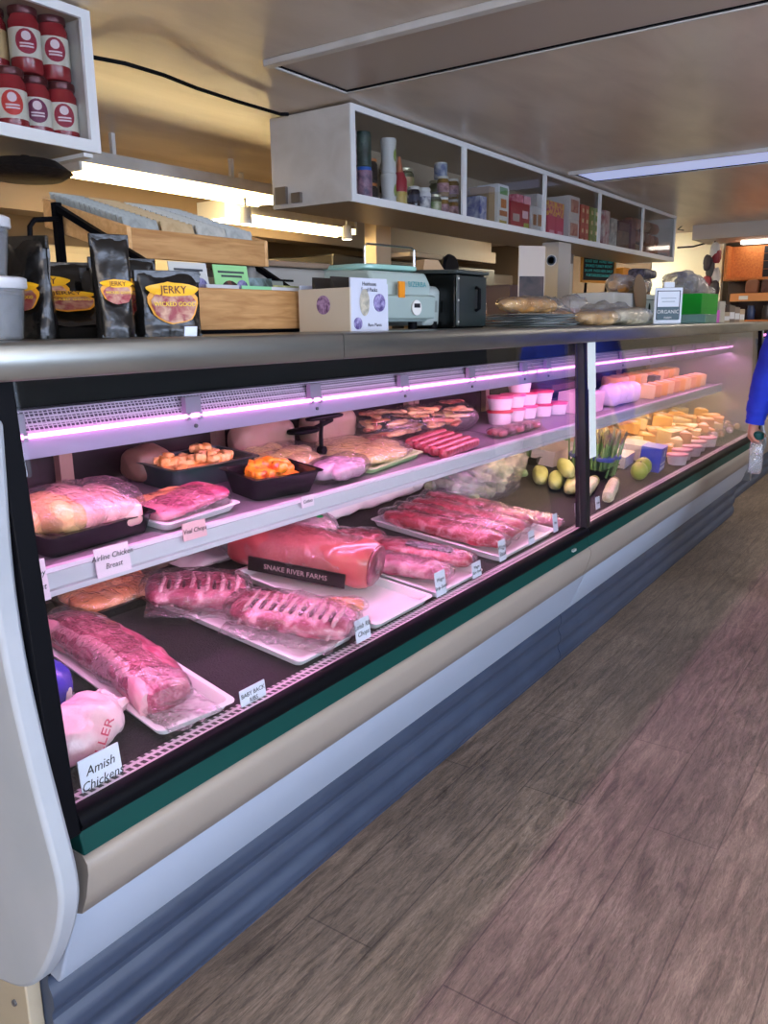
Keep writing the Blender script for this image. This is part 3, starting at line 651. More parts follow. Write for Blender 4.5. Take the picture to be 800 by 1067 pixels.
solo('card_holder', MB().tube([(0, 0, 0), (0, 0, .045), (.0, -.005, .085)], .006, 8).blob(.16, .03, .015, (.02, 0, .085), amp=0, flat=False).cyl((0, -.012, .0), .012, .02, 12, 'y'), BLACK, 'black card clamp standing in the yellow cutlets', 'holder', sp(1.80, 1.47, .06))
for i in range(5):
    solo('salami', MB().blob(.30, .036, .036, amp=.002, p=6, seed=i), SALAMI, 'dark red sausage in the row on the upper shelf', 'sausage', sp(2.36+.012*i, 1.335+.04*i, .0), rot3(.12, TS), group='red sausages in the middle of the shelf')
for i, (x, y, z, l) in enumerate(((2.30, 1.60, .0, 'orange jerky strips behind the red sausages, left heap'), (2.50, 1.60, 0, 'orange jerky strips behind the red sausages, middle heap'), (2.70, 1.58, 0, 'brownish cured strips at the right end of the jerky'))):
    t = thing('jerky_heap', l, 'meat', sp(x, y, z), rot3(0, TS)); rnd = random.Random(i)
    for k in range(12):
        obj('strip', MB().blob(.13, .028, .014, (rnd.uniform(-.06, .06), rnd.uniform(-.07, .07), .006+.008*k), amp=.005, fr=30, seed=k+i*20, yaw=rnd.uniform(-.6, .9), nu=14, nv=10, flat=False), (mat('d98a4e', .4, 0, .3, 60, 'f0c38a', 20), mat('b05040', .4, 0, .3, 60, 'e09a74', 20), mat('efc58c', .45))[(k+i) % 3], t)
    wrap(t, .22, .20, .11, 130+i, amp=.006)
for i in range(5):
    t = thing('snack_pack', 'small clear pack of dark red snack sausages near the tubs', 'sausage', sp(2.74+.075*i, 1.39, 0), rot3(.1, TS), group='snack sausage packs in front of the tubs')
    for k in range(3): obj('sausage', MB().blob(.06, .022, .022, (0, -.022+.022*k, .004), amp=.001, nu=12, nv=10), (SALAMI, DARKM)[i % 2], t)
    wrap(t, .07, .08, .035, 150+i, amp=.004)
LIDP = mat('e85a8c', .35); LIDR = mat('c8304c', .35)
def tub(label, x, y, dz, lid, grp=None, r=.052, h=.052):
    t = thing('deli_tub', label, 'tub', sp(x, y, dz), (0, 0, 0), grp)
    obj('cup', MB().lathe([(r*.84, 0), (r, h)], seg=24), mat('e9dbe4', .35), t)
    obj('lid', MB().lathe([(r*1.04, h-.006), (r*1.04, h+.004), (r*.9, h+.005)], seg=24), lid, t)
tubs = [(3.02, 1.52, 0), (3.14, 1.52, 0), (3.26, 1.52, 0), (3.38, 1.50, 0), (3.02, 1.52, .058), (3.14, 1.52, .058), (3.26, 1.52, .058), (3.20, 1.52, .116), (3.50, 1.48, 0), (3.38, 1.50, .058)]
for i, (x, y, d) in enumerate(tubs): tub('pale deli tub with a pink lid, stacked left of the mullion on the shelf', x, y, d, LIDP if i % 3 else LIDR, 'pink-lidded tubs on the upper shelf')
for i in range(3):
    solo('wrapped_parcel', MB().blob(.12 if i == 0 else .26, .10, .09 if i == 0 else .12, amp=.008, fr=12, seed=40+i, e=3), mat(('6e5a46', '8a7560', '8f7c66')[i], .5, 0, .2, 25), ('brown paper parcel behind the golden breaded pieces', 'brown paper parcel behind the yellow cutlets', 'brown paper parcel behind the wide tray of cutlets')[i], 'parcel', sp((1.36, 1.78, 2.10)[i], 1.685 if i else 1.70, 0), rot3(.1, TS))
t = solo('scoop', MB().blob(.12, .06, .02, amp=.001, flat=False).tube([(.05, 0, .01), (.14, 0, .03)], .008, 8), BLACK, 'black scoop lying over the yellow cutlets', 'scoop', sp(1.90, 1.62, .07))

# ---------------------------------------------------------------- price cards
CARD = mat('dfe4f4', .4); CARDP = mat('f4dcea', .4)
def card(label, px, py, w, h, lines, y, m=CARD, yaw=0, lean=-.12, fs=None, sh=.25, roll=0, z=None):
    p = at(px, py, y=y)
    if z is not None: p.z = z
    t = solo('price_card', MB().bb(-w/2, w/2, -.001, .001, 0, h), m, label, 'price card', p, rot3(yaw, lean, roll))
    n = len(lines); fs = fs or h/(n+1.2)
    for i, s in enumerate(lines):
        text(s, fs, INK, t, (0, -.0014, h*(1-(i+1)/(n+1))), shear=sh)
card('white Amish Chickens card at the front left of the deck', 109, 825, .078, .070, ['Amish', 'Chickens'], 1.071)
card('handwritten BABY BACK RIBS card at the front of the deck', 265, 734, .070, .040, ['BABY BACK', 'RIBS'], 1.071, sh=0)
card('Lamb Rib Chops card in front of the lamb rack', 379, 667, .056, .054, ['Lamb Rib', 'Chops'], 1.071)
card('tall Wagyu Strip Steak card right of the Lamb Rib Chops card', 460, 620, .052, .066, ['Wagyu', 'Strip Steak'], 1.071, fs=.014)
card('small steak card just right of the Wagyu Strip Steak card', 497, 601, .052, .044, ['Wagyu', 'Skirt Steak'], 1.071, fs=.012)
card('upright Wagyu Steak card at the left corner of the tenderloin tray', 524, 584, .044, .064, ['Wagyu', 'Steak'], 1.071)
card('Tenderloin card in front of the tenderloin tray', 554, 567, .042, .045, ['Tenderloin'], 1.071, fs=.010)
card('narrow upright Filets card, third from the mullion', 579, 554, .036, .062, ['Filets'], 1.071, fs=.012)
card('price card standing right against the mullion on its left', 602, 541, .040, .062, ['Pork Loin', 'Chops'], 1.071, fs=.011)
card('price card standing just right of the mullion in front of the leeks', 623, 530, .042, .046, ['Leeks'], 1.071, fs=.014)
card('Airline Chicken Breast card on the upper shelf rail', 120, 598, .078, .056, ['Airline Chicken', 'Breast'], 1.284, fs=.015, m=CARDP)
card('pink Veal Chops card on the upper shelf rail', 204, 561, .064, .037, ['Veal Chops'], 1.284, fs=.014, m=mat('f2bcc4', .4))
card('small Cutlets card on the upper shelf rail', 321, 528, .046, .028, ['Cutlets'], 1.284, fs=.012, m=CARDP)
card('card cut off by the left side frame on the upper shelf rail', 40, 628, .05, .075, ['Turkey', 'Breast'], 1.284, fs=.015, m=CARDP)

# ================================================================ food in the far case
def leek(label, x, y, yaw, dz=0):
    t = thing('leek', label, 'vegetables', (x, y, DZ(y)+dz), rot3(yaw, TD))
    obj('stalk', MB().blob(.30, .05, .05, amp=.003, p=8, seed=int(x*10)), mat('cfcba0', .45, 0, .1, 30, 'e6e4c8', 6, stretch=(1, 8, 8)), t)
    obj('root_end', MB().lathe([(.022, 0), (.024, .01), (.014, .02)], (.15, 0, .025), 16, 'x'), mat('8a8858', .6), t)
leek('pale leek lying in front of the asparagus, nearest the glass', 3.36, 1.16, .25); leek('pale leek behind the front one', 3.30, 1.24, .2)
crate('black crate holding asparagus right of the mullion', 3.66, 1.37, .24, .2, .05)
for i, (x, y, l) in enumerate(((3.60, 1.40, 'asparagus bunch standing right of the mullion, back left'), (3.70, 1.40, 'asparagus bunch standing right of the mullion, back right'), (3.62, 1.31, 'asparagus bunch standing right of the mullion, front left'), (3.71, 1.31, 'asparagus bunch standing right of the mullion, nearest the limes'))):
    asparagus(l, x, y, DZ(y)+.006, 30, .08, .21, 10+i)
for i, (x, y, l) in enumerate(((3.76, 1.17, 'green mango next to the asparagus, left of the two'), (3.88, 1.19, 'green mango beside the blue box, right of the two'))):
    t = thing('mango', l, 'fruit', deck(x, y), rot3(.3, TD)); obj('flesh', MB().blob(.10, .08, .085, amp=.002, p=2.2, e=2, seed=i), mat('8fae3a', .35, 0, .05, 20, 'b7c552', 5), t); obj('stem', MB().cyl((0, 0, .08), .004, .01, 8), mat('5a4a2a', .6), t)
def carton(label, loc, d, m, yaw=0, tl=0, name='carton', cat='box', grp=None, trim=None, bars=None):
    t = thing(name, label, cat, loc, rot3(yaw, tl), grp)
    obj('box', MB().bb(-d[0]/2, d[0]/2, 0, d[1], 0, d[2]), m, t, bevel=.0015)
    if trim: obj('printed_front', MB().bb(-d[0]*.42, d[0]*.42, -.0012, -.0002, d[2]*trim[1], d[2]*trim[2]), trim[0], t)
    if bars:
        for k, (a, b, c, e, mm) in enumerate(bars): obj('print', MB().bb(d[0]*(a-.5), d[0]*(b-.5), -.0022, -.0012, d[2]*c, d[2]*e), mm, t)
    return t
carton('blue carton with a white emblem near the glass of the far case', deck(4.06, 1.15), (.14, .1, .12), mat('1c3ec0', .35), .1, TD, trim=(mat('dfe4f4', .4), .08, .2), bars=[(.42, .58, .6, .85, WHITE), (.1, .9, .3, .36, WHITE)])
rnd = random.Random(5)
CH = [mat('f2b04a', .4, 0, .05, 30, 'f6c46a', 6), mat('f0d088', .4, 0, .05, 30, 'f6e2b0', 6), mat('e0a060', .45, 0, .05, 30, 'ecba82', 6)]
def wedge(label, loc, L, W, H, m, yaw, tl=TD, grp=None):
    t = thing('cheese_wedge', label, 'cheese', loc, rot3(yaw, tl), grp)
    obj('cheese', MB().prismz([(-L/2, -W/2), (L/2, -W*.15), (L/2, W*.15), (-L/2, W/2)], 0, H), m, t, bevel=.004)
    obj('label', MB().prismz([(-L*.25, -W*.2), (L*.1, -W*.15), (L*.1, W*.12), (-L*.25, W*.2)], H, H+.002), mat('f4ead8', .5), t)
k = 0
for row, y in enumerate((1.30, 1.42, 1.54, 1.66)):
    for i in range(11):
        x = 4.44+.135*i+.03*row+rnd.uniform(-.02, .02)
        if row == 0 and i < 2: continue
        wedge('cheese wedge in the heap at the middle of the far case', (x, y, DZ(y)+.001+(.0)), rnd.uniform(.12, .17), rnd.uniform(.09, .13), rnd.uniform(.05, .11), CH[(i*2+row) % 3], rnd.uniform(-.4, .8), grp='cheeses on the deck of the far case')
for i, (x, y) in enumerate(((4.55, 1.46), (4.72, 1.5), (4.95, 1.44), (4.66, 1.58))):
    wedge('cheese wedge on top of the heap in the far case', (x, y, DZ(y)+.085), .15, .12, .06, CH[i % 2], .3*i, grp='top layer of cheeses in the far case')
WP = mat('eedbe2', .4, 0, .2, 30); 
for i, (x, y, d, l) in enumerate((((3.80, 1.54), 0, (.34, .12, .075), 'long pinkish carton behind the asparagus in the far case'), ((4.10, 1.42), 0, (.30, .12, .06), 'flat lilac carton with purple label behind the mangoes'), ((4.02, 1.30), 0, (.20, .10, .06), 'white packet behind the blue carton'), ((4.28, 1.30), 0, (.18, .12, .08), 'white packet right of the blue carton'), ((4.26, 1.62), 0, (.26, .11, .05), 'peach coloured tray behind the lilac carton'))):
    carton(l, deck(*x), d, (WP, mat('dcc6e4', .35), WP, WP, mat('eebfa4', .45))[i], .05*i, TD, trim=((mat('8c7ae8', .4), .25, .75) if i == 1 else None))
for i, (x, y, l) in enumerate(((4.30, 1.14, 'white cup of soft cheese nearest the glass right of the blue carton'), (4.46, 1.16, 'white cup of soft cheese second right of the blue carton'), (4.62, 1.15, 'white cup of soft cheese third right of the blue carton'), (4.80, 1.17, 'white cup of soft cheese fourth right of the blue carton'), (5.0, 1.16, 'white cup of soft cheese farthest from the blue carton'))):
    tub(l, x, y, 0, mat('e8a0b0', .4)); bpy.data.objects['deli_tub.%03d' % (len(tubs)+i)].location = deck(x, y)
card('price card lying among the cheeses of the far case', 704, 466, .09, .06, ['Cheddar'], 1.30, m=CARDP, lean=-.9)
for i in range(7):
    fillet_pack('film-wrapped pale packet near the glass at the right end of the far case', 5.16+.11*i, 1.20+.02*(i % 2), .12, .10, .05, .3, (CH[1], WP, CH[2])[i % 3], 2, 300+i*3, zf=DZ, tl=TD, name='cheese_pack', cat='cheese'); tag([o for o in C.objects if o.name.startswith('cheese_pack') and o.parent is None][-1], group='packets by the glass at the far end')
for i in range(9):
    wedge('orange or yellow block in the row nearest the glass behind the white cups', (4.5+.14*i, 1.245, DZ(1.245)+.001), .12, .07, .06+.02*(i % 3), CH[i % 3], .2*(i % 4), grp='front row of cheeses behind the white cups')
# far case, upper shelf
for i in range(4):
    solo('folded_bag', MB().blob(.10, .12, .11, amp=.005, e=3, seed=i, taper=.1), mat('e6d2f0', .35, 0, .2, 25), 'white paper-wrapped packet in the leaning row on the far shelf', 'packet', sp(4.02+.10*i, 1.42, 0), rot3(.25, TS), group='white packets on the far shelf')
carton('wide pink and white packet on the far shelf beside the mullion', sp(3.72, 1.38), (.26, .14, .09), mat('eac6da', .4), .05, TS)
for i in range(3): carton('dark flat tray stacked at the back of the far shelf', sp(3.90, 1.60, .034*i), (.34, .11, .03), (DARKM, BTRAY, mat('6a4a5a', .3))[i], 0, TS, 'flat_tray', 'tray', grp='dark flat trays on the far shelf')
for i in range(11):
    solo('cheese_round', MB().lathe([(.05, 0), (.056, .01), (.056, .08), (.05, .09)], seg=22), CH[i % 3], 'yellow round of cheese at the back of the far shelf', 'cheese', sp(4.55+.115*i, 1.60), rot3(0, TS), group='cheese rounds on the far shelf')
for i in range(10):
    wedge('cheese wedge along the front of the far shelf', sp(4.56+.122*i, 1.41), .10, .09, .075, CH[(i+1) % 3], .5, TS, grp='wedges along the far shelf edge')
for i in range(3): carton('grey tin stacked on the far shelf right end', sp(5.1, 1.50, .0+.026*i), (.11, .05, .025), mat('5a6070', .4), 0, TS, 'tin', 'tin', grp='grey tins on the far shelf')
# long taped receipt list on the mullion
solo('paper_list', MB().bb(-.036, .036, -.001, .001, -.16, 0).bb(-.030, .030, -.0015, .0005, -.40, -.15), mat('e6efe8', .6, 0, 0, 60, 'a9b8b2', 34, kind='wave', stretch=(.02, 1, 1), lo=.7, hi=.9), 'long white printed paper list taped down the mullion', 'paper', at(616, 356, y=1.044) , rot3(0, -.058), smooth=False)
# ================================================================ things on the counter top
ZT = 1.306
BAGM = mat('121110', .25, 0, .35, 22); 
def pouch(label, loc, w, h, d, yaw, tilt=0, roll=0, seed=0, logo=True, ly=.45, ls=1.0, lying=False):
    t = thing('snack_pouch', label, 'pouch', loc, (Matrix.Rotation(yaw, 3, 'Z') @ Matrix.Rotation(roll, 3, 'Y') @ Matrix.Rotation(tilt, 3, 'X')).to_euler())
    so = Vector((seed*3.7, 1, 2))
    def sheet(sg):
        def fn(u, v):
            x = (u-.5)*2; z = v
            k = (max(0, 1-x**4))**.5
            th = d/2*k*(max(0, 1-z)**.55 if z > .12 else 1)*(1 if z > .0 else 1)
            n = noise.fractal(Vector((x*w*12, z*h*12, sg*2))+so, .8, 2, 3)*.006
            return (x*w/2*(1-.04*math.sin(z*PI)), sg*th + n, z*h + n*.3)
        return fn
    mb = MB(); mb.grid(22, 26, sheet(1)); k = len(mb.f); mb.grid(22, 26, sheet(-1)); mb.f[:k] = [tuple(reversed(f)) for f in mb.f[:k]]
    mb.bb(-w*.44, w*.44, -d*.38, d*.38, 0, .004)
    obj('bag', mb, BAGM, t, ang=75)
    obj('seal', MB().bb(-w/2, w/2, -.0035, .0035, h-.018, h+.002), BAGM, t, bevel=.001)
    if logo:
        R = w*.36*ls
        def patch(r1, r2, cz, y, m, nm, sx=1):
            n = 22; pl = []
            for i in range(n):
                a = 2*PI*i/n; pl.append((math.cos(a)*r1*(1+.05*math.sin(5*a)), math.sin(a)*r2*(1+.04*math.cos(7*a))+cz))
            yf = lambda X, Z: -(d/2*max(0, 1-(2*X/w)**4)**.5*max(0, 1-Z/h)**.55) - y
            vs = [(X, yf(X, Z), Z) for X, Z in pl] + [(0, yf(0, cz), cz)]
            g = MB(); g._add(vs, [(i, (i+1) % n, n) for i in range(n)]); g._add([(a, b-.0015, c) for a, b, c in vs], [(i, n, (i+1) % n)[::-1] for i in range(n)])
            obj(nm, g, m, t)
            return yf
        patch(R*1.05, R*.80, h*ly, .007, mat('e8a020', .4), 'logo_edge')
        patch(R*.93, R*.66, h*ly-.004, .009, mat('8c2430', .4, 0, 0, 1, 'c8a084', 60), 'logo')
        yf = patch(R*1.1, R*.26, h*ly+R*.52, .0105, mat('f4b81c', .4), 'logo_banner')
        text('JERKY', R*.42, mat('5a1810', .5), t, (0, yf(0, h*ly+R*.5)-.003, h*ly+R*.5), (PI/2-.12, 0, 0))
        text('WICKED GOOD', R*.24, mat('f4d020', .5), t, (0, yf(0, h*ly)-.003, h*ly-.002), (PI/2-.1, 0, 0))
    return t
def dtub(label, p, r, h, m, z=ZT):
    t = thing('plastic_tub', label, 'tub', (p[0], p[1], z))
    obj('cup', MB().lathe([(r*.82, 0), (r*.84, .002), (r, h-.012), (r*.98, h-.012), (r*.82, .004)], seg=26), TUB, t)
    obj('contents', MB().lathe([(r*.78, .004), (r*.92, h*.72), (r*.5, h*.8)], seg=20), m, t)
    obj('lid', MB().lathe([(r*1.04, h-.014), (r*1.07, h-.012), (r*1.07, h), (r*1.0, h+.002)], seg=26), mat('c9ccd0', .35), t)
dtub('clear plastic tub at the bottom of the pair at the left edge', (.672, 1.165), .055, .086, mat('5c5e62', .6, 0, .4, 60, '8c8e92', 30))
dtub('clear plastic tub stacked on top of another at the left edge', (.660, 1.165), .052, .080, mat('6a6458', .6, 0, .4, 60, '9c9484', 30), ZT+.089)
pouch('black pouch with an orange logo standing beside the tubs', (.782, 1.225, ZT), .08, .155, .045, -1.15, seed=1, ly=.42)
pouch('upright narrow black pouch turned sideways in the middle of the pouches', (.868, 1.13, ZT), .062, .158, .045, -.35, seed=2, ly=.45, ls=1.05)
pouch('front right black pouch with a big yellow and red logo', (1.005, 1.16, ZT), .122, .11, .05, -.30, .05, seed=3, ly=.52)
pouch('black pouch directly behind the front right pouch', (.985, 1.25, ZT), .12, .135, .05, -.35, seed=4, ly=.5)
pouch('black pouch lying flat at the front between the sideways pouches', (.84, 1.20, ZT+.004), .13, .12, .04, -.5, -.95, seed=5, ly=.55, ls=.9)
pouch('black pouch leaning in the pile, its logo showing high up', (.87, 1.32, ZT+.0), .14, .118, .05, -.6, -.30, seed=6, ly=.62, ls=.8)
pouch('black pouch at the back of the pile beside the rack bracket', (.98, 1.38, ZT), .14, .135, .05, -.6, -.1, seed=7, ly=.6, ls=.7)
pouch('black pouch behind the upright narrow pouch', (.97, 1.24, ZT), .13, .12, .05, -.5, -.2, seed=8, ly=.6, ls=.6)
solo('price_sticker', MB().bb(-.012, .012, -.001, .001, 0, .016), mat('dfe8f8', .4), 'tiny white price tag at the foot of the front right pouch', 'tag', (.99, 1.09, ZT), (.2, 0, -.2))

# two-tier wooden packet rack
t = thing('packet_rack', 'two-tier wooden rack of seed packets with a black metal bracket', 'rack', (1.245, 1.36, ZT))
BW = .43
obj('shelf_plank', MB().bb(0, BW, 0, .012, .008, .098), WOOD, t, bevel=.002)
obj('tray_bottom', MB().bb(0, BW, .012, .17, .008, .018), WOODL, t)
obj('tray_side', MB().bb(-.01, 0, 0, .17, .008, .098), WOODL, t, bevel=.002); obj('tray_side', MB().bb(BW, BW+.01, 0, .17, .008, .098), WOODL, t, bevel=.002)
U0, U1, S = .19, .48, .13/.29     # upper tray rises toward the back
obj('shelf_plank', MB().bb(0, BW, U0-.012, U0, .168, .232), WOOD, t, bevel=.002)
obj('tray_side', MB().prism([(U0-.012, .168), (U0-.012, .234), (U1, .234+.085), (U1, .168+.085)], -.012, 0), WOODL, t, bevel=.002)
obj('tray_side', MB().prism([(U0-.012, .168), (U0-.012, .234), (U1, .234+.085), (U1, .168+.085)], BW, BW+.012), WOODL, t, bevel=.002)
obj('tray_bottom', MB().prism([(U0, .172), (U0, .182), (U1, .268), (U1, .258)], 0, BW), WOODL, t)
obj('back_plank', MB().bb(0, BW, U1, U1+.012, .253, .32), WOODL, t)
br = MB().tube([(-.03, .40, 0), (-.03, .40, .30)], .012, 4).tube([(-.03, .40, .29), (-.03, .10, .15), (-.03, .10, .0)], .010, 4).tube([(-.03, .40, .16), (-.03, .20, .12)], .007, 4)
br.tube([(BW+.03, .40, 0), (BW+.03, .40, .28)], .012, 4).tube([(BW+.03, .40, .26), (BW+.03, -.02, .03)], .010, 4).bb(-.03, BW+.03, .39, .405, .10, .12)
obj('bracket', br, BLACK, t)
obj('foot', MB().bb(-.03, BW+.03, .02, .40, 0, .008), BLACK, t)
def packet(label, loc, w, h, m, rot, grp=None, pic=None, cat='seed packet'):
    o = solo('seed_packet', MB().bb(-w/2, w/2, -.0012, .0012, 0, h), m, label, cat, loc, rot, grp)
    if pic:
        obj('picture', MB().lathe([(w*.30, -.0022), (w*.30, -.0013)], (-w*.08, 0, h*.42), 20, 'y'), pic, o)
        obj('emblem', MB().lathe([(w*.17, -.0026), (w*.17, -.0022)], (w*.28, 0, h*.56), 16, 'y'), mat('35306a', .4, 0, 0, 1, '9a98c0', 80), o)
        obj('title', MB().bb(-w*.38, w*.38, -.002, -.0013, h*.84, h*.88).bb(-w*.3, w*.3, -.002, -.0013, h*.76, h*.80), mat('3a4048', .5), o)
    return o
for c, (xc, n, m, lab, g) in enumerate(((.065, 15, mat('8f9490', .6, 0, .1, 60, 'aab0ac', 40), 'grey seed packet in the left file of the upper rack', 'left file of packets'), (.175, 13, mat('b79c72', .6, 0, .1, 60, 'c9b088', 40), 'tan seed packet in the second file of the upper rack', 'second file of packets'), (.285, 14, mat('a8a9a0', .6, 0, .1, 60, 'c4c4ba', 40), 'pale seed packet in the third file of the upper rack', 'third file of packets'), (.385, 14, mat('9da29e', .6, 0, .1, 60, 'bcc0bc', 40), 'light grey seed packet in the right file of the upper rack', 'right file of packets'))):
    for i in range(n):
        y = 1.36 + U0 + .012 + (U1-U0-.03)*i/(n-1)
        o = packet(lab, (1.245+xc, y, ZT+.180+.295*(y-1.36-U0)), .098, .082, m, (-.35, 0, random.uniform(-.03, .03)), g)
        if i == 0: pass
packet('pale seed packet with a round picture at the left of the lower rack', (1.29, 1.40, ZT+.04), .105, .115, mat('c9cbc6', .5), (-.16, 0, -.05), None, mat('b89a80', .5, 0, 0, 1, 'e6dccc', 60))
packet('green seed packet with a dark bean picture in the lower rack', (1.42, 1.40, ZT+.04), .105, .115, mat('93cf8c', .5), (-.16, 0, -.05), None, mat('6a3a2c', .5, 0, 0, 1, '2a1410', 80, kind='cell'))
packet('grey and green seed packet right of the green bean one', (1.52, 1.41, ZT+.03), .10, .10, mat('8aa0a4', .5, 0, 0, 1, '3c4a44', 30), (-.16, 0, 0), None)
packet('yellow-green seed packet at the right of the lower rack', (1.62, 1.41, ZT+.025), .10, .09, mat('cfd489', .5, 0, 0, 1, '7f8a5a', 30), (-.16, 0, 0), None)
for i in range(6):
    packet('seed packet seen edge on behind the front packets of the lower rack', (1.28+.07*i, 1.45+.012*(i % 2), ZT+.02), .10, .11, (mat('c2b8a8', .6), mat('9aa49c', .6))[i % 2], (-.16, 0, .02*i), 'packets behind in the lower rack')
for i, (x, m) in enumerate(((1.36, 'c6c9cc'), (1.47, '8fd6a0'), (1.57, 'd6d8da'))):
    packet(('grey packet lying against the lower plank, left', 'mint packet standing against the lower plank, middle', 'pale packet standing against the lower plank, right')[i], (x, 1.378, ZT+.035), .10, .072, mat(m, .5), (-.05, 0, 0))
# wooden box in front of rack is the lower plank; grey info cards on a stand behind the pouches
t = thing('card_stand', 'grey stack of cards with a black and white label beside the rack bracket', 'stand', (1.19, 1.50, ZT), (0, 0, -.4))
for i in range(4): obj('card', MB().bb(-.05, .05, .012*i, .012*i+.006, .02, .14), mat('8e8c8a', .5), t)
obj('label', MB().bb(-.02, .04, -.002, 0, .09, .11), BLACK, t); text('PICKS', .014, WHITE, t, (.01, -.003, .10))
rail('wire_handle', 'bent black metal bar rising behind the tubs at the left', [at(32, 265, y=1.75), at(31, 236, y=1.75), at(36, 229, y=1.75), at(60, 228, y=1.75)], .006, BLACK, 'handle')

# white leaflet box
t = thing('leaflet_box', 'white cardboard leaflet box with a purple oval emblem, right of the wooden rack', 'box', (1.63, 1.17, ZT), (0, 0, -.10))
WB = mat('c8cddb', .5); TANB = mat('c9bda8', .5)
obj('front', MB().bb(-.065, .065, 0, .004, 0, .122), WB, t); obj('side', MB().bb(-.069, -.065, 0, .17, 0, .10), TANB, t)
obj('side', MB().bb(.065, .069, 0, .17, 0, .11), WB, t); obj('back', MB().bb(-.065, .065, .166, .17, 0, .11), WB, t); obj('base', MB().bb(-.065, .065, .004, .166, 0, .004), TANB, t)
for k in range(2): obj('divider', MB().prism([(.05+.06*k, .004), (.05+.06*k, .09), (.07+.06*k, .128), (.074+.06*k, .004)], -.06, .06), mat('2a2622', .6), t)
VIO = mat('4a3a78', .4, 0, 0, 1, 'a8a0cc', 90)
obj('picture', MB().blob(.035, .002, .062, (-.018, -.0012, .035), e=2, p=2, amp=0), mat('8f8f84', .5, 0, 0, 1, 'c8bfa8', 60), t)
obj('emblem', MB().lathe([(.021, -.002), (.021, 0)], (.036, 0, .066), 20, 'y'), VIO, t); obj('emblem', MB().lathe([(.014, -.002), (.014, 0)], (-.042, 0, .018), 20, 'y'), VIO, t)
obj('side_emblem', MB().lathe([(.022, -.071), (.022, -.069)], (0, .085, .062), 20, 'x'), mat('4a1c50', .4, 0, 0, 1, 'b090b8', 90), t)
text('Heirloom\nSeed Packs', .013, INK, t, (0, -.001, .102)); text('Rare Plants', .011, INK, t, (.018, -.001, .014))
# mint scale
t = thing('deli_scale', 'pale mint green deli scale with a wire guard rail on top', 'scale', (2.08, 1.47, ZT), (0, 0, -.12))
MINT = mat('aebfb8', .35)
obj('body', MB().prism([(-.10, .022), (-.11, .13), (-.09, .165), (.20, .18), (.22, .022)], -.13, .13), MINT, t, bevel=.008)
obj('head', MB().prism([(-.125, .03), (-.13, .095), (-.115, .10), (-.10, .03)], -.13, .13), mat('a2b4ae', .35), t, bevel=.004)
obj('side_housing', MB().prism([(-.08, .01), (-.085, .115), (-.07, .13), (.18, .13), (.2, .01)], .131, .215), mat('b4c0ba', .35), t, bevel=.008)
obj('platform', MB().blob(.25, .26, .020, (-.0, .05, .168), e=5, p=7, amp=0, flat=False), mat('9ecdc0', .15, spec=.8), t)
obj('guard_rail', MB().tube([(-.11, -.06, .185), (-.11, -.06, .232), (-.10, -.06, .240), (.10, -.06, .240), (.11, -.06, .232), (.11, -.06, .185)], .0035, 8), mat('c8ccd0', .2, 1), t)
for x in (-.09, .09, .19): obj('foot', MB().cyl((x, -.07, 0), .014, .022, 14), BLACK, t)
obj('sticker', MB().lathe([(.022, -.1335), (.022, -.129)], (.035, 0, .062), 20, 'y'), WHITE, t); obj('sticker_mark', MB().bb(.022, .048, -.1352, -.1336, .062, .074), INK, t)
obj('orange_tag', MB().bb(-.045, -.02, -.134, -.128, .09, .135), mat('f0941c', .4), t)
text('BIZERBA', .022, mat('108c94', .4), t, (.045, -.126, .128), (PI/2-.2, 0, 0), .1)
obj('data_plate', MB().bb(.155, .19, -.088, -.085, .05, .085), mat('8a948e', .5), t)
t = thing('printer_unit', 'grey slatted machine housing behind the scale on the counter', 'machine', (1.86, 1.66, ZT), (0, 0, -.1))
obj('body', MB().bb(-.18, .12, -.08, .12, 0, .175), mat('9c9890', .4), t, bevel=.01)
obj('lid', MB().bb(-.19, .13, -.09, .13, .176, .192), mat('8a7460', .3), t, bevel=.004)
for k in range(3): obj('vent_slot', MB().bb(-.16, -.02, -.084, -.079, .10+.018*k, .106+.018*k), BLACK, t)
# black dispenser box
t = thing('black_box', 'black glossy box with a hinge strip and side handle, right of the scale', 'box', (2.36, 1.30, ZT), (0, 0, -.04))
obj('body', MB().prism([(0, 0), (0, .165), (.17, .172), (.17, 0)], -.09, .09), mat('0a0b0c', .22, spec=.35), t, bevel=.004)
obj('front_door', MB().bb(-.086, .088, -.008, -.001, .006, .160), mat('26302f', .35), t, bevel=.002)
obj('lid', MB().prism([(-.014, .165), (-.014, .176), (.178, .184), (.178, .172)], -.098, .098), mat('3c4443', .4), t, bevel=.003)
obj('hinge_strip', MB().bb(-.096, -.084, -.012, -.008, .01, .16), mat('8e9494', .3, .8), t)
obj('handle', MB().tube([(.02, -.010, .125), (.02, -.022, .12), (.02, -.022, .06), (.02, -.010, .055)], .006, 8), BLACK, t)
obj('rivet', MB().cyl((-.09, -.013, .15), .003, -.002, 8, 'y').cyl((-.09, -.013, .085), .003, -.002, 8, 'y').cyl((-.09, -.013, .02), .003, -.002, 8, 'y'), WHITE, t)
t = thing('paper_bag', 'open brown paper bag behind the black box', 'bag', (2.62, 1.62, ZT), (0, 0, -.3))
def pb(u, v):
    a = 2*PI*v; q = max(abs(math.cos(a)), abs(math.sin(a))); w_ = (.07, .05); z = u*.24
    tw = 1 - .55*max(0, u-.7)/.3
    return (math.cos(a)/q*w_[0]*tw, math.sin(a)/q*w_[1]*tw, z)
obj('bag', MB().grid(12, 24, pb, True), mat('c2a27c', .65, 0, .4, 20), t, ang=30)
t = thing('round_lamp', 'round black disc on a stand behind the paper bag', 'lamp', (2.78, 1.62, ZT))
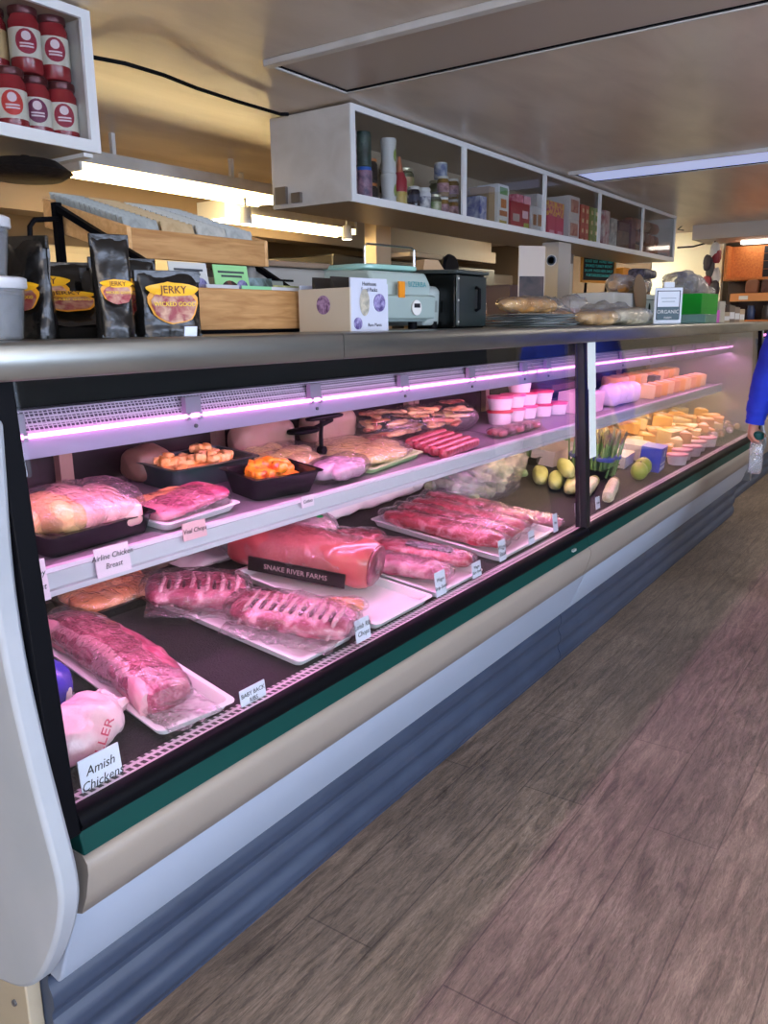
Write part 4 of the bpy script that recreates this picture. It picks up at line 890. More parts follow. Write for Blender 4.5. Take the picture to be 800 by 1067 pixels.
obj('disc', MB().lathe([(.05, -.012), (.056, 0), (.05, .012)], (0, 0, .215), 24, 'y'), BLACK, t); obj('stem', MB().cyl((0, 0, 0), .008, .17, 10), BLACK, t); obj('foot', MB().cyl((0, 0, 0), .04, .008, 18), BLACK, t)

# deli paper stack, bread and bags
t = thing('paper_stack', 'stack of folded white deli paper at the counter edge, left of the loaves', 'paper', (2.64, 1.22, ZT), (0, 0, -.05))
for k in range(6): obj('sheet', MB().pillow(.40-.01*k, .20, .006, (.004*(k % 2), 0, .0075*k), amp=.0035, fr=12, seed=k), mat('b9c0c0', .5, 0, .1, 20), t)
CRUST = mat('c58a44', .6, 0, .3, 60, 'e0b476', 14)
def loaf(label, x, y, z, L, W, yaw, seed=0, m=CRUST):
    t = thing('bread_loaf', label, 'bread', (x, y, z), (0, 0, yaw))
    obj('crust', MB().blob(L, W, W*.62, amp=.005, fr=16, seed=seed, p=3), m, t)
    wrap(t, L*1.12, W*1.1, W*.68, seed+200, amp=.006)
loaf('long bagged baguette lying on the deli paper', 2.78, 1.29, ZT+.048, .42, .085, .0, 1)
loaf('shorter bagged loaf at the front edge, right of the deli paper', 3.14, 1.17, ZT, .30, .09, -.05, 2, mat('c89a5c', .6, 0, .3, 60, 'e6c694', 14))
loaf('bagged loaf behind the shorter front loaf', 3.12, 1.34, ZT, .34, .10, .1, 3)
loaf('pale flat loaf in a bag in front of the white carton', 3.53, 1.18, ZT, .42, .11, 0, 4, mat('c9bc9a', .5, 0, .2, 40, 'e0d8bc', 14))
def clearbag(label, x, y, L, W, H, seed, m, yaw=0, z=ZT):
    t = thing('plastic_bag', label, 'bag', (x, y, z), (0, 0, yaw))
    obj('contents', MB().blob(L*.8, W*.75, H*.6, amp=.012, fr=20, seed=seed), m, t)
    obj('film', MB().blob(L, W, H, amp=.016, fr=18, seed=seed+3, nu=44, nv=36, p=2.4), WRAPH, t, ang=70)
clearbag('crinkled clear bag with something green behind the front loaf', 3.26, 1.44, .26, .16, .11, 3, mat('aab49a', .5, 0, .3, 40, 'd6cfc0', 20))
clearbag('crinkled clear bag with something red inside behind the loaves', 3.44, 1.40, .22, .14, .12, 5, mat('b02430', .4, 0, .3, 30, 'd8d0c8', 8), .2)
clearbag('cloudy white bag in front of the printed white carton', 3.52, 1.27, .36, .16, .09, 7, mat('d8d6ce', .5), -.1)
# printed white carton and box
t = thing('printed_carton', 'long white printed carton with a dark oval hand hole', 'box', (4.42, 1.42, ZT), (0, 0, 0))
obj('box', MB().bb(-.40, .33, 0, .22, 0, .155), mat('cfcfc9', .5), t, bevel=.003)
obj('printed_line', MB().bb(-.02, .29, -.002, -.0005, .125, .129).bb(.286, .29, -.002, -.0005, .03, .125), mat('3a3e42', .5), t)
obj('hand_hole', MB().blob(.035, .003, .06, (.17, -.002, .05), e=2, p=2, amp=0, flat=False), BLACK, t)
text('ANITA', .055, INK, t, (-.27, -.001, .07), align='CENTER'); obj('carton_text', MB().bb(.0, .09, -.002, -.0005, .095, .099).bb(.0, .08, -.002, -.0005, .08, .084).bb(.0, .085, -.002, -.0005, .065, .069), mat('6a6e70', .5), t)
solo('paper_plate', MB().lathe([(.005, 0), (.085, .0), (.105, .006), (.085, .004)], seg=30, axis='y'), mat('7a5c40', .6), 'brown round plate leaning on the printed carton', 'plate', (4.40, 1.405, ZT+.15), (-.1, 0, 0))
# bags of rolls on top of the carton
for i, (x, l) in enumerate(((4.44, 'clear bag of brown rolls on the left of the printed carton'), (4.58, 'clear bag of brown rolls in the middle of the printed carton'), (4.72, 'clear bag of pale rolls at the right end of the printed carton'))):
    t = thing('bag_of_rolls', l, 'bread', (x, 1.53, ZT+.157), (0, 0, .1*i))
    for k in range(6): obj('roll', MB().blob(.07, .055, .045, (-.05+.05*(k % 3), -.03+.05*((k//3) % 2), .004+.02*(k % 2)), amp=.003, seed=k, nu=14, nv=12), (CRUST, mat('8a5a34', .6), mat('cdb48c', .6))[(i+k) % 3], t)
    wrap(t, .19, .15, .10, 220+i, amp=.012, m=WRAPH)
solo('dark_packet', MB().blob(.24, .10, .05, amp=.004, e=4, p=8), mat('1d1a24', .4, 0, 0, 1, '5a566a', 60), 'dark packet laid on top of the bags of rolls', 'packet', (4.70, 1.50, ZT+.245))
# ORGANIC sign
t = thing('organic_sign', 'white ORGANIC sign board with a teal panel standing at the counter edge', 'sign', (4.0, 1.15, ZT), (0, 0, -.95))
obj('board', MB().bb(-.065, .065, -.004, .004, 0, .165), mat('e6ecf2', .4), t, bevel=.002)
obj('stem', MB().bb(-.024, .024, -.006, .006, .166, .19), mat('e6ecf2', .4), t)
obj('border', MB().bb(-.055, .055, -.006, -.0045, .148, .152).bb(-.055, -.051, -.006, -.0045, .02, .148).bb(.051, .055, -.006, -.0045, .02, .148), mat('1c3440', .5), t)
obj('panel', MB().bb(-.050, .050, -.006, -.0045, .018, .078), mat('14444c', .4), t); text('ORGANIC', .024, WHITE, t, (0, -.007, .055), sx=.95); text('FARM', .014, WHITE, t, (0, -.007, .028))
obj('pale_print', MB().bb(-.035, .035, -.006, -.0045, .115, .119).bb(-.03, .03, -.006, -.0045, .10, .104), mat('a8b4bc', .5), t)
# green bin and things beyond
t = thing('green_bin', 'bright green plastic bin on the far counter', 'bin', (4.78, 1.15, ZT), (0, 0, -.1))
obj('bin', MB().bb(-.12, .12, 0, .006, 0, .155).bb(-.126, -.12, 0, .22, 0, .155).bb(.12, .126, 0, .22, 0, .155).bb(-.12, .12, .214, .22, 0, .155).bb(-.12, .12, .006, .214, 0, .006), mat('0cb02c', .35), t, bevel=.002)
solo('glass_tray', MB().bb(-.12, .12, -.06, .06, 0, .045), mat('9cc4c4', .1, alpha=.5), 'low pale glass tray in front of the green bin', 'tray', (4.50, 1.13, ZT), bevel=.004)
for i, (x, y, h, l) in enumerate(((5.06, 1.38, .25, 'tall heap of dark bagged bread behind the green bin'), (5.30, 1.40, .24, 'heap of dark bread bags right above the green bin'), (5.56, 1.42, .20, 'heap of mottled bagged rolls beyond the green bin'))):
    t = thing('bread_bags', l, 'bread', (x, y, ZT), (0, 0, .1))
    obj('base_box', MB().bb(-.12, .12, -.08, .08, 0, h*.55), mat('8a6a4a', .6), t, bevel=.004)
    for k in range(7): obj('roll', MB().blob(.12, .05, .045, (random.uniform(-.08, .08), random.uniform(-.04, .04), h*.55+.018*k), amp=.006, seed=k, yaw=random.uniform(-.8, .8), nu=16, nv=12, flat=False), (mat('4a2c1c', .5, 0, .3, 40), mat('7a5c40', .5, 0, .3, 40), mat('9a8c74', .5))[k % 3], t)
    obj('film', MB().blob(.30, .19, h*.62, (0, 0, h*.54), amp=.02, fr=14, seed=i), WRAPH, t, ang=70)
for i, (x, m, h, l) in enumerate(((5.0, 'e060c8', .07, 'magenta card leaning beside the green bin'), (5.12, 'c8c0a8', .12, 'pale wedge-shaped packet past the magenta card'), (5.25, 'b09a7c', .06, 'small tan box past the pale packet'), (5.38, '6a5848', .10, 'brown jar-sized box further along the counter'), (5.52, '8a7460', .09, 'tan carton near the far counter end'), (5.66, 'c0a47c', .08, 'pale tan carton at the far counter end'))):
    carton(l, (x, 1.16, ZT), (.10, .07, h), mat(m, .5, 0, 0, 1), -.1, name='packet', cat='packet', trim=(WHITE, .2, .6) if i > 1 else None)
for i in range(5):
    solo('jar', MB().lathe([(.026, 0), (.030, .005), (.030, .075), (.022, .085), (.024, .087), (.024, .105), (.02, .107)], seg=18), mat('3a2c26', .2), 'small dark jar in the row near the far counter end', 'jar', (5.15+.10*i, 1.24, ZT), group='dark jars on the far counter')
for i in range(4):
    solo('cup', MB().lathe([(.03, 0), (.042, .09)], seg=16), mat('b8b0a4', .4), 'pale cup in the row behind the dark jars', 'cup', (5.1+.12*i, 1.62, ZT), group='pale cups on the far counter')
# ================================================================ groceries in the hanging cabinets
ZS = 1.8335
YG = 2.19
def jar(label, x, y, z, r, h, glass, lid, lab=None, grp=None, emblem=None, name='jar', cat='jar', shape='jar'):
    t = thing(name, label, cat, (x, y, z), (0, 0, 0), grp)
    if shape == 'can': pr = [(r*.96, 0), (r, .003), (r, h*.9), (r*.97, h*.9)]
    else: pr = [(r*.9, 0), (r, h*.04), (r, h*.78), (r*.82, h*.86), (r*.82, h*.88)]
    obj('body', MB().lathe(pr, seg=22), glass, t)
    z1 = pr[-1][1]
    obj('lid', MB().lathe([(r*.9, z1), (r*.93, z1+.002), (r*.93, h-.002), (r*.86, h)], seg=22), lid, t)
    if lab: obj('paper_label', MB().lathe([(r*1.012, h*.22), (r*1.012, h*.66)], seg=22), lab, t)
    if emblem:
        e = MB(); n = 14; R = h*.19
        def fn(u, v):
            a = 2*PI*v; rr = R*u; X = rr*math.cos(a)*.9; Z = rr*math.sin(a); th = -PI/2 + X/r - .5
            return (r*1.03*math.cos(th), r*1.03*math.sin(th), h*.45+Z)
        e.grid(4, 18, fn, True); obj('emblem', e, emblem, t)
        e2 = MB()
        def fn2(u, v):
            a = 2*PI*v; rr = R*.38*u; X = rr*math.cos(a); Z = rr*math.sin(a)+R*.42; th = -PI/2 + X/r - .5
            return (r*1.045*math.cos(th), r*1.045*math.sin(th), h*.45+Z)
        e2.grid(3, 12, fn2, True); obj('tree_mark', e2, mat('f0d8dc', .5), t)
        e3 = MB()
        for zz in (-.18, -.42):
            def fn3(u, v, zz=zz):
                X = (u-.5)*R*1.1; th = -PI/2 + X/r - .5; return (r*1.045*math.cos(th), r*1.045*math.sin(th), h*.45+R*zz+(v-.5)*R*.13)
            e3.grid(6, 2, fn3)
        obj('print', e3, mat('f0d8dc', .5), t)
    return t
PEP = mat('8c1c24', .18, 0, .1, 30, 'a8323a', 14); CLID = mat('5a2026', .3, .3); LABW = mat('e2dccb', .5)
MAR = mat('a01838', .45); VIOL = mat('7a2450', .45); ORR = mat('d0342c', .45)
rows = [(1.30, 2.20, 0, 'e'), (1.395, 2.175, 0, ORR), (1.485, 2.20, 0, VIOL), (1.562, 2.19, 0, MAR), (1.41, 2.26, 1, None), (1.465, 2.19, 1, MAR), (1.552, 2.19, 1, MAR)]
labs = ['pepper jar cut off at the left edge of the corner cabinet, bottom row', 'tall red pepper jar with a bright red round emblem, bottom row of the corner cabinet', 'pepper jar with a purple round emblem, bottom row of the corner cabinet', 'pepper jar with a crimson emblem at the bottom right of the corner cabinet', 'pepper jar with a plain tan label at the top left of the corner cabinet', 'pepper jar with a crimson emblem in the middle of the top row', 'pepper jar with a crimson emblem at the right end of the top row']
for (x, y, up, em), l in zip(rows, labs):
    jar(l, x, y, ZS + (.167 if up else 0), .041, .165, PEP, CLID, LABW if em else mat('c8a878', .5), None, em if em not in (None, 'e') else None)

def cx(px, y=YG): return at(px, 215, y=y).x
def bx(label, pl, pr, h, m, z=0, d=.16, y=YG, **k):
    a, b = cx(pl, y), cx(pr, y); return carton(label, ((a+b)/2, y, ZS+z), (b-a-.004, d, h), m, name='grocery_box', **k)
PR = lambda a, b, s=40: mat(a, .45, 0, 0, 1, b, s, kind='cell')
NOI = lambda a, b, s=40: mat(a, .45, 0, 0, 1, b, s)
# bay 1
for z, l in ((0, 'lower'), (.15, 'upper')):
    jar('red and brown can at the left end of the first bay, '+l, cx(371.5), YG+.03, ZS+z, .030, .148, NOI('6a2c28', 'c8b8b8', 30), mat('5a1c1c', .4), None, shape='can', name='can', cat='can')
jar('pinkish can with blue lid in the first bay', cx(383.5), YG+.02, ZS, .036, .15, NOI('5a4a6a', 'b88a9c', 25), mat('2a6ad0', .4), None, shape='can', name='can', cat='can')
jar('dark green can standing on the blue-lidded can', cx(383.5), YG+.02, ZS+.152, .034, .14, NOI('1c2a26', '4a6258', 20), mat('1c3a34', .4), None, shape='can', name='can', cat='can')
jar('dark jar with an orange lid, lower of two in the first bay', cx(397), YG+.06, ZS, .036, .10, NOI('1a1412', '3a2a24', 20), mat('c87a3c', .4)); jar('dark jar with an orange lid, upper of two in the first bay', cx(397), YG+.06, ZS+.102, .036, .10, NOI('1a1412', '3a2a24', 20), mat('c87a3c', .4))
for z, l in ((0, 'lower'), (.147, 'upper')):
    t = thing('canister', 'white waisted canister with a green leaf print, '+l+' of two', 'canister', (cx(407), YG+.01, ZS+z))
    obj('body', MB().lathe([(.032, 0), (.036, .01), (.033, .04), (.032, .07), (.035, .115), (.037, .135), (.034, .145)], seg=24), mat('dcdad4', .4), t)
    obj('leaf', MB().blob(.020, .012, .062, (.004, -.030, .045), e=2, p=2, amp=0, flat=False), mat('8fa04a', .5), t)
t = thing('squeeze_bottle', 'red and yellow squeeze bottle with an orange tip in the first bay', 'bottle', (cx(420), YG+.02, ZS))
obj('body', MB().lathe([(.034, 0), (.036, .01), (.036, .08)], seg=22), NOI('c8a428', 'b8b06a', 20), t); obj('shoulder', MB().lathe([(.036, .081), (.036, .13), (.022, .165)], seg=22), mat('a82838', .4), t); obj('nozzle', MB().lathe([(.018, .166), (.016, .18), (.006, .235)], seg=16), mat('c87a58', .4), t)
OLV = mat('4a4a34', .15, 0, 0, 1, '6a6840', 40); GL = mat('c8c0a0', .3, .6); WL = mat('e2e0d8', .4)
jar('jar of green olives behind the dark bottle', cx(431), YG+.14, ZS+.10, .045, .13, OLV, GL, NOI('8a7a5a', 'b8b090', 30)); jar('jar under the green olives at the back of the first bay', cx(431), YG+.14, ZS, .045, .098, OLV, GL)
jar('dark slim bottle with a silver cap at the front of the first bay', cx(431.5), YG, ZS, .028, .115, mat('1c1620', .2), WL)
jar('short white-labelled jar with a white cap at the front of the first bay', cx(441.5), YG, ZS, .034, .118, mat('d8d6d4', .4), WL, NOI('e8e6e4', '2a2a50', 24))
jar('wide jar with a green round label, back row of the first bay', cx(446), YG+.14, ZS+.10, .052, .125, OLV, GL, NOI('c2a07a', '6a8030', 14)); jar('wide dark jar under the green labelled one', cx(446), YG+.14, ZS, .052, .098, OLV, GL)
jar('second wide dark jar behind, right of the green labelled one', cx(456, 2.36), 2.36, ZS+.09, .048, .13, OLV, GL, NOI('a88a6a', '6a6a40', 20)); jar('dark jar carrying the second wide jar', cx(456, 2.36), 2.36, ZS, .046, .088, OLV, GL)
jar('small jar with a cream label near the first divider', cx(453), YG, ZS, .032, .10, OLV, GL, NOI('c8c4a4', '6a8a4a', 26))
k = 0
for z in (0, .098):
    for px in (461.5, 471.5):
        jar('small jar with a gold lid and pinkish label, stacked by the first divider', cx(px), YG, ZS+z, .030, .095, mat('8a6a30', .2), WL, NOI('7a4a50', 'c89aa0', 34), 'small gold-lidded jars by the first divider')
jar('small blue and white can on top of the gold-lidded jars', cx(468), YG+.05, ZS+.195, .034, .075, NOI('5a6c98', 'd0d4dc', 24), WL, shape='can', name='can', cat='can')
# bay 2
bx('slim white and blue box at the left of the second bay', 500, 507, .15, NOI('c8ccd8', '3a4a98', 20), d=.10)
bx('plain tan box in the second bay', 509, 517, .215, mat('a88c68', .5), d=.12, y=YG+.02)
bx('tall white box with a green top and orange food picture', 518.5, 530, .235, mat('dcdcd8', .4), d=.13, bars=[(.15, .85, .78, .94, mat('6a9a5a', .5)), (.25, .75, .48, .68, mat('c87a3c', .5)), (.15, .85, .30, .42, mat('b86a38', .5)), (.15, .8, .12, .2, mat('b8a040', .5))])
bx('large crimson box in the middle of the second bay', 532, 552, .165, mat('a81430', .4), d=.2, bars=[(.1, .45, .35, .6, mat('b8a49c', .5)), (.6, .9, .5, .75, mat('f0c8d0', .5)), (.68, .95, .0, .35, mat('a4b048', .5))])
bx('small pink box on the crimson one, left', 538, 545, .045, NOI('c83a60', 'f0a0b0', 40), z=.167, y=YG+.01); bx('small pink box on the crimson one, right', 546, 553, .045, NOI('e88aa0', 'f4c0c8', 40), z=.167, y=YG+.01)
bx('white box with two fig pictures beside the second divider', 553.5, 566, .165, mat('e0dedc', .4), d=.12, bars=[(.15, .42, .35, .72, mat('b0703a', .5)), (.55, .85, .35, .75, mat('b87a3c', .5)), (.1, .9, .05, .2, mat('9ac4d8', .5))])
bx('small white box on the fig box', 559, 566, .075, mat('dcdcda', .4), z=.167)
# bay 3
for i, px in enumerate((571, 579.5)):
    bx('bright pink box with a pale flower, '+('left' if i == 0 else 'right')+' of two in the third bay', px, px+8.3, .135, mat('cc2c5c', .4), bars=[(.2, .8, .1, .38, mat('e8a0b4', .5))])
    bx('patterned pink and yellow box on the pink ones, '+('left' if i == 0 else 'right'), px, px+8.3, .085, PR('c03a70', 'e8b048', 50), z=.137)
bx('reddish brown box behind the patterned pink boxes', 576, 591, .21, mat('7c3038', .5), y=YG+.17, d=.1)
for z, l in ((0, 'lower'), (.145, 'upper')): bx('white box with a red fruit photo, '+l+' of two', 593, 604, .143, mat('dad4d0', .4), z=z, bars=[(.15, .85, .3, .85, NOI('a83a34', 'd8a088', 20))])
for zi in range(4):
    for i, px in enumerate((605.5, 610, 615, 619.5)):
        c = ('c8503c', 'c8503c', '8aa040', '8aa040')[i]
        bx(('small red-orange' if i < 2 else 'small green')+' packet in the stacked grid of the third bay', px, px+4.2, .062, mat(c, .45), z=.064*zi, bars=[(.3, .7, .2, .6, mat('f0d8a8', .5))], grp='stacked grid of small '+('red-orange' if i < 2 else 'green')+' packets')
# bay 4
bx('maroon and white box at the left of the fourth bay', 629.5, 636, .26, NOI('a85060', 'd8d0cc', 14)); bx('white box with grey print in the fourth bay', 637, 644, .22, NOI('cfcfcb', '8a8a88', 22))
bx('dark brown box in the fourth bay', 645, 657, .15, NOI('4a3a38', '7a5a48', 12)); bx('purplish tall box at the right of the fourth bay', 659, 664, .25, mat('6a4058', .45)); bx('plum box laid over the dark brown one', 646, 657, .06, mat('5a3c4c', .45), z=.152)
solo('loose_leaflet', MB().bb(-.2, .2, -.04, .04, 0, .003), WHITE, 'white leaflet lying on the floor of the fourth bay', 'leaflet', (cx(645, 2.145), 2.150, ZS))
# bay 5
for zi in range(3):
    for i in range(6):
        x = 6.62+.12*i
        solo('snack_packet', MB().pillow(.115, .08, .085, amp=.004, fr=18, seed=i+zi*7, n=14, q=.3), (NOI('6a3c30', 'b07060', 18), NOI('8a4a48', 'c09a80', 18), NOI('4a3430', '9a5a40', 18), NOI('a08a70', '6a4a40', 18))[(i*3+zi) % 4], 'brown or reddish snack packet stacked in the last cabinet bay', 'packet', (x, YG+.05, ZS+.097*zi), group='snack packets in the fifth bay')
# ================================================================ behind the counter and the far end
# pillar, easel cards
solo('pillar', MB().bb(5.0, 5.2, 2.13, 2.24, 0, 1.810), mat('c6bfb4', .5), 'pale square pillar behind the counter under the long cabinet', 'pillar')
t = solo('round_sign', MB().lathe([(.035, -.004), (.035, 0)], seg=24, axis='x'), mat('d8dce0', .4), 'small round blue-grey emblem on the pillar', 'sign', (4.998, 2.175, 1.70))
obj('ring', MB().lathe([(.03, -.006), (.03, -.0042), (.022, -.0042), (.022, -.006)], seg=24, axis='x'), mat('50688c', .5), t)
t = thing('notice_card', 'tall folded card with a dark photo leaning against the pillar', 'card', (3.90, 1.80, 1.306), (0, 0, -.6))
obj('card', MB().bb(-.075, .075, 0, .004, 0, .385), mat('d8c8b8', .5), t); obj('photo', MB().bb(-.07, .07, -.002, -.0005, .10, .24), NOI('2a2426', '54403c', 12), t); obj('stand', MB().prism([(.004, 0), (.004, .2), (.04, 0)], -.01, .01), GREY, t)
# back counter with equipment
solo('back_counter', MB().bb(1.1, 4.5, 3.9, 4.6, 0, .92), mat('6c5e50', .5), 'long back work counter behind the display case', 'counter', bevel=.01)
def eq(label, x0, x1, y0, y1, z0, z1, m, name='kitchen_machine', cat='machine', bars=()):
    t = thing(name, label, cat, ((x0+x1)/2, y0, z0)); w_ = (x1-x0)/2
    obj('body', MB().bb(-w_, w_, 0, y1-y0, 0, z1-z0), m, t, bevel=.012)
    for (a, b, c, d, mm) in bars: obj('panel', MB().bb(-w_+2*w_*a, -w_+2*w_*b, -.008, -.001, (z1-z0)*c, (z1-z0)*d), mm, t, bevel=.002)
    return t
eq('tall dark oven block behind the urn and the black box', 4.6, 7.0, 3.6, 4.2, 0, 1.80, mat('141213', .4), bars=[(.05, .4, .1, .9, mat('2c2a2c', .3)), (.5, .95, .1, .8, mat('3a3638', .25))])
eq('brown cupboard beyond the dark oven block, left of the chalkboard', 7.05, 8.0, 3.9, 4.5, 0, 1.80, mat('3a3230', .4), 'cupboard', 'cupboard', bars=[(.05, .48, .05, .95, mat('4a403c', .4)), (.52, .95, .05, .95, mat('4a403c', .4))])
eq('pinkish grey wall cupboard behind the scale', 4.05, 4.5, 4.1, 4.6, .921, 1.50, mat('a09488', .5), 'cupboard', 'cupboard', bars=[(.03, .48, .05, .95, mat('b0a498', .5)), (.52, .97, .05, .95, mat('b0a498', .5))])
t = thing('kettle', 'shiny steel urn with a purple glint left of the notice card', 'kettle', (4.78, 2.62, 1.20)); 
obj('body', MB().lathe([(.085, 0), (.10, .02), (.10, .24), (.06, .29), (.02, .30)], seg=28), mat('a89ca8', .15, 1), t); obj('handle', MB().tube([(-.06, 0, .28), (-.04, 0, .35), (.04, 0, .35), (.06, 0, .28)], .007, 8), BLACK, t); obj('knob', MB().cyl((0, 0, .30), .014, .02, 14), BLACK, t)
eq('steel side table carrying the urn behind the counter', 3.9, 4.9, 2.38, 3.05, 0, 1.20, mat('5a5654', .4), 'side_table', 'table')
solo('blue_bag', MB().blob(.14, .12, .20, amp=.014, fr=14, seed=4, taper=.3, e=2), mat('5a9adc', .3, 0, .4, 20), 'light blue plastic bag behind the black box', 'bag', (4.10, 2.46, 1.202))
solo('yellow_light', MB().bb(-.32, .32, -.05, .05, 0, .03), mat('f0e000', emit=1.6), 'glowing yellow strip light under the far ceiling', 'light', (7.1, 4.3, 2.159), bevel=.01)
solo('beam', MB().bb(1.2, 7.6, 3.9, 4.09, 1.90, 2.0).bb(1.2, 7.6, 3.95, 4.05, 2.0, H_CEIL), mat('9a846c', .55), 'beige boxed beam running along behind the strip lights', 'beam')
solo('wood_post', MB().bb(-.09, .09, -.05, .05, 0, H_CEIL-.0), mat('e6cfae', .5), 'pale wooden post behind the scale', 'post', (4.85, 3.40, 0), bevel=.004)
solo('light_shelf', MB().bb(-.22, .22, -.1, .1, 0, .03), mat('e8d0ac', .5), 'small pale wooden shelf fixed beside the post', 'shelf', (5.17, 3.30, 1.78), bevel=.004)
eq('ivory wall cabinet lit brightly behind the seed rack', 2.6, 4.0, 4.2, 4.6, .921, 1.78, mat('cdbf9f', .5), 'cupboard', 'cupboard', bars=[(.03, .48, .05, .95, mat('d6c8a8', .5)), (.52, .97, .05, .95, mat('d6c8a8', .5))])
eq('light wall cupboard far left behind the pouches', 1.2, 2.4, 4.1, 4.6, .921, 1.72, mat('d8c4b0', .5), 'cupboard', 'cupboard', bars=[(.03, .48, .05, .95, mat('e0cdb8', .5)), (.52, .97, .05, .95, mat('e0cdb8', .5))])
# chalkboard
t = thing('chalkboard', 'orange-framed chalkboard menu with turquoise writing under the long cabinet', 'chalkboard', (7.02, 2.62, 1.665), (0, 0, -.25))
W2, H2 = .225, .11
obj('board', MB().bb(-W2, W2, 0, .01, 0, 2*H2), mat('141a1c', .6), t)
obj('frame', MB().bb(-W2-.02, W2+.02, -.006, .012, -.02, 0).bb(-W2-.02, W2+.02, -.006, .012, 2*H2, 2*H2+.02).bb(-W2-.02, -W2, -.006, .012, 0, 2*H2).bb(W2, W2+.02, -.006, .012, 0, 2*H2), mat('d8943c', .45), t, bevel=.002)
text('DELI MENU', .030, WHITE, t, (0, -.002, .195)); 
for i, s in enumerate(('ROAST BEEF  HONEY HAM', 'SMOKED TURKEY BREAST', 'SALAMI  MADE HERE DAILY', 'PORTUGUESE SAUSAGE')): text(s, .032, mat('5cf0e8', .5), t, (0, -.002, .155-.038*i), sx=1.05)
obj('leg', MB().tube([(-.15, .02, -.02), (-.15, .10, -1.66)], .012, 6), BLACK, t); obj('leg', MB().tube([(.15, .02, -.02), (.15, .10, -1.66)], .012, 6), BLACK, t)
solo('orange_post', MB().bb(-.14, .14, -.05, .05, 0, 1.8), mat('e0962c', .5, 0, .05, 30, 'c87c22', 8), 'orange wooden panel standing right of the chalkboard', 'panel', (7.75, 2.66, 0), bevel=.004)
eq('purple grey machine under the chalkboard', 5.7, 6.9, 2.8, 3.3, 0, 1.60, mat('7c6c7c', .4), 'kitchen_machine', 'machine')
eq('cabinet with a paper sheet between pillar and chalkboard', 5.72, 5.90, 2.39, 2.47, 0, 1.805, mat('8a8078', .5), 'cupboard', 'cupboard', bars=[(.2, .8, .82, .96, WHITE)])
# far end: bulkhead, orange shelf unit, chalk labels
solo('partition', MB().bb(8.9, 9.0, 2.05, 2.75, 0, H_CEIL), mat('fff6d8', .6), 'cream partition wall at the far end behind the bread', 'wall')
solo('kitchen_wall', MB().bb(8.9, 9.0, 2.76, 5.5, 0, H_CEIL), mat('6a5848', .7), 'dim brown end wall of the kitchen area beyond the chalkboard', 'wall')
solo('bulkhead', MB().bb(8.3, 10.1, -3.0, 2.2, 2.06, H_CEIL), mat('c9c0b4', .5), 'pale bulkhead band under the ceiling at the far end', 'bulkhead')
OW = mat('dc8c48', .5, 0, .05, 40, 'c8743a', 8, stretch=(1, 8, 8))
t = thing('wood_shelf_unit', 'orange wooden wall shelf unit with chalk signs at the far right', 'shelf', (8.7, 0, 0), (0, 0, 0))
obj('upper_box', MB().bb(.16, .20, .9, 1.98, 1.70, 2.02).bb(-.02, .16, .9, 1.98, 1.69, 1.715).bb(-.02, .16, 1.955, 1.98, 1.715, 2.02), OW, t, bevel=.003)
obj('shelf_board', MB().bb(-.2, .2, .7, 1.86, 1.545, 1.565), OW, t, bevel=.003); obj('shelf_front', MB().bb(-.22, -.2, .7, 1.86, 1.49, 1.56), mat('e0985c', .5), t)
obj('shelf_board', MB().bb(-.2, .2, .7, 1.86, 1.30, 1.32), OW, t); obj('back_panel', MB().bb(.21, .23, .7, 1.98, .0, 1.69), mat('3a2c28', .5), t); obj('upright', MB().bb(-.2, .2, 1.86, 1.89, 0, 1.50), mat('4a3a30', .5), t)
obj('label', MB().bb(-.224, -.221, 1.35, 1.45, 1.505, 1.55), WHITE, t); obj('label', MB().bb(-.224, -.221, 1.7, 1.78, 1.505, 1.54), WHITE, t)
obj('lamp_glow', MB().bb(.0, .12, 1.5, 1.85, 2.03, 2.055), mat('fff2e4', emit=4), t)
CH_ = mat('1e1c1e', .6)
def chalk(label, y0, y1, z0, z1, s, m, fs):
    t = solo('chalk_sign', MB().bb(-.006, 0, y0, y1, z0, z1), CH_, label, 'sign', (8.855, 0, 0))
    text(s, fs, m, t, (-.008, (y0+y1)/2, (z0+z1)/2), (PI/2, 0, -PI/2))
chalk('chalk sign with pink Soups lettering, topmost at the far right', 1.05, 1.66, 1.945, 2.01, 'Soups', mat('e86ab0', .5), .06)
chalk('black sign with faint lettering under the pink Soups sign', 1.05, 1.66, 1.875, 1.94, 'of the day', mat('6a6a60', .5), .045)
chalk('chalk sign reading Chicken Noodle in yellowish letters', 1.05, 1.66, 1.80, 1.87, 'Chicken Noodle', mat('d8d8a0', .5), .055)
chalk('chalk sign reading Chili in white at the bottom of the stack', 1.05, 1.66, 1.718, 1.795, 'Chili con carne', WHITE, .06)
for i in range(7):
    solo('shelf_carton', MB().blob(.12, .11, .12, amp=.004, e=5, p=8, seed=i), (mat('8a5a40', .5), mat('c8a070', .5), mat('5a3c34', .5))[i % 3], 'brown carton on the middle board of the orange shelf unit', 'carton', (8.6, .85+.14*i, 1.566), group='cartons on the orange shelf board')
for i in range(7):
    solo('shelf_jar', MB().lathe([(.035, 0), (.04, .01), (.04, .09), (.03, .11), (.03, .13)], seg=16), (mat('2c4068', .4), mat('c8c0b0', .4), mat('3a3434', .4))[i % 3], 'jar on the lowest visible board of the orange shelf unit', 'jar', (8.6, .85+.14*i, 1.321), group='jars on the lowest shelf board')
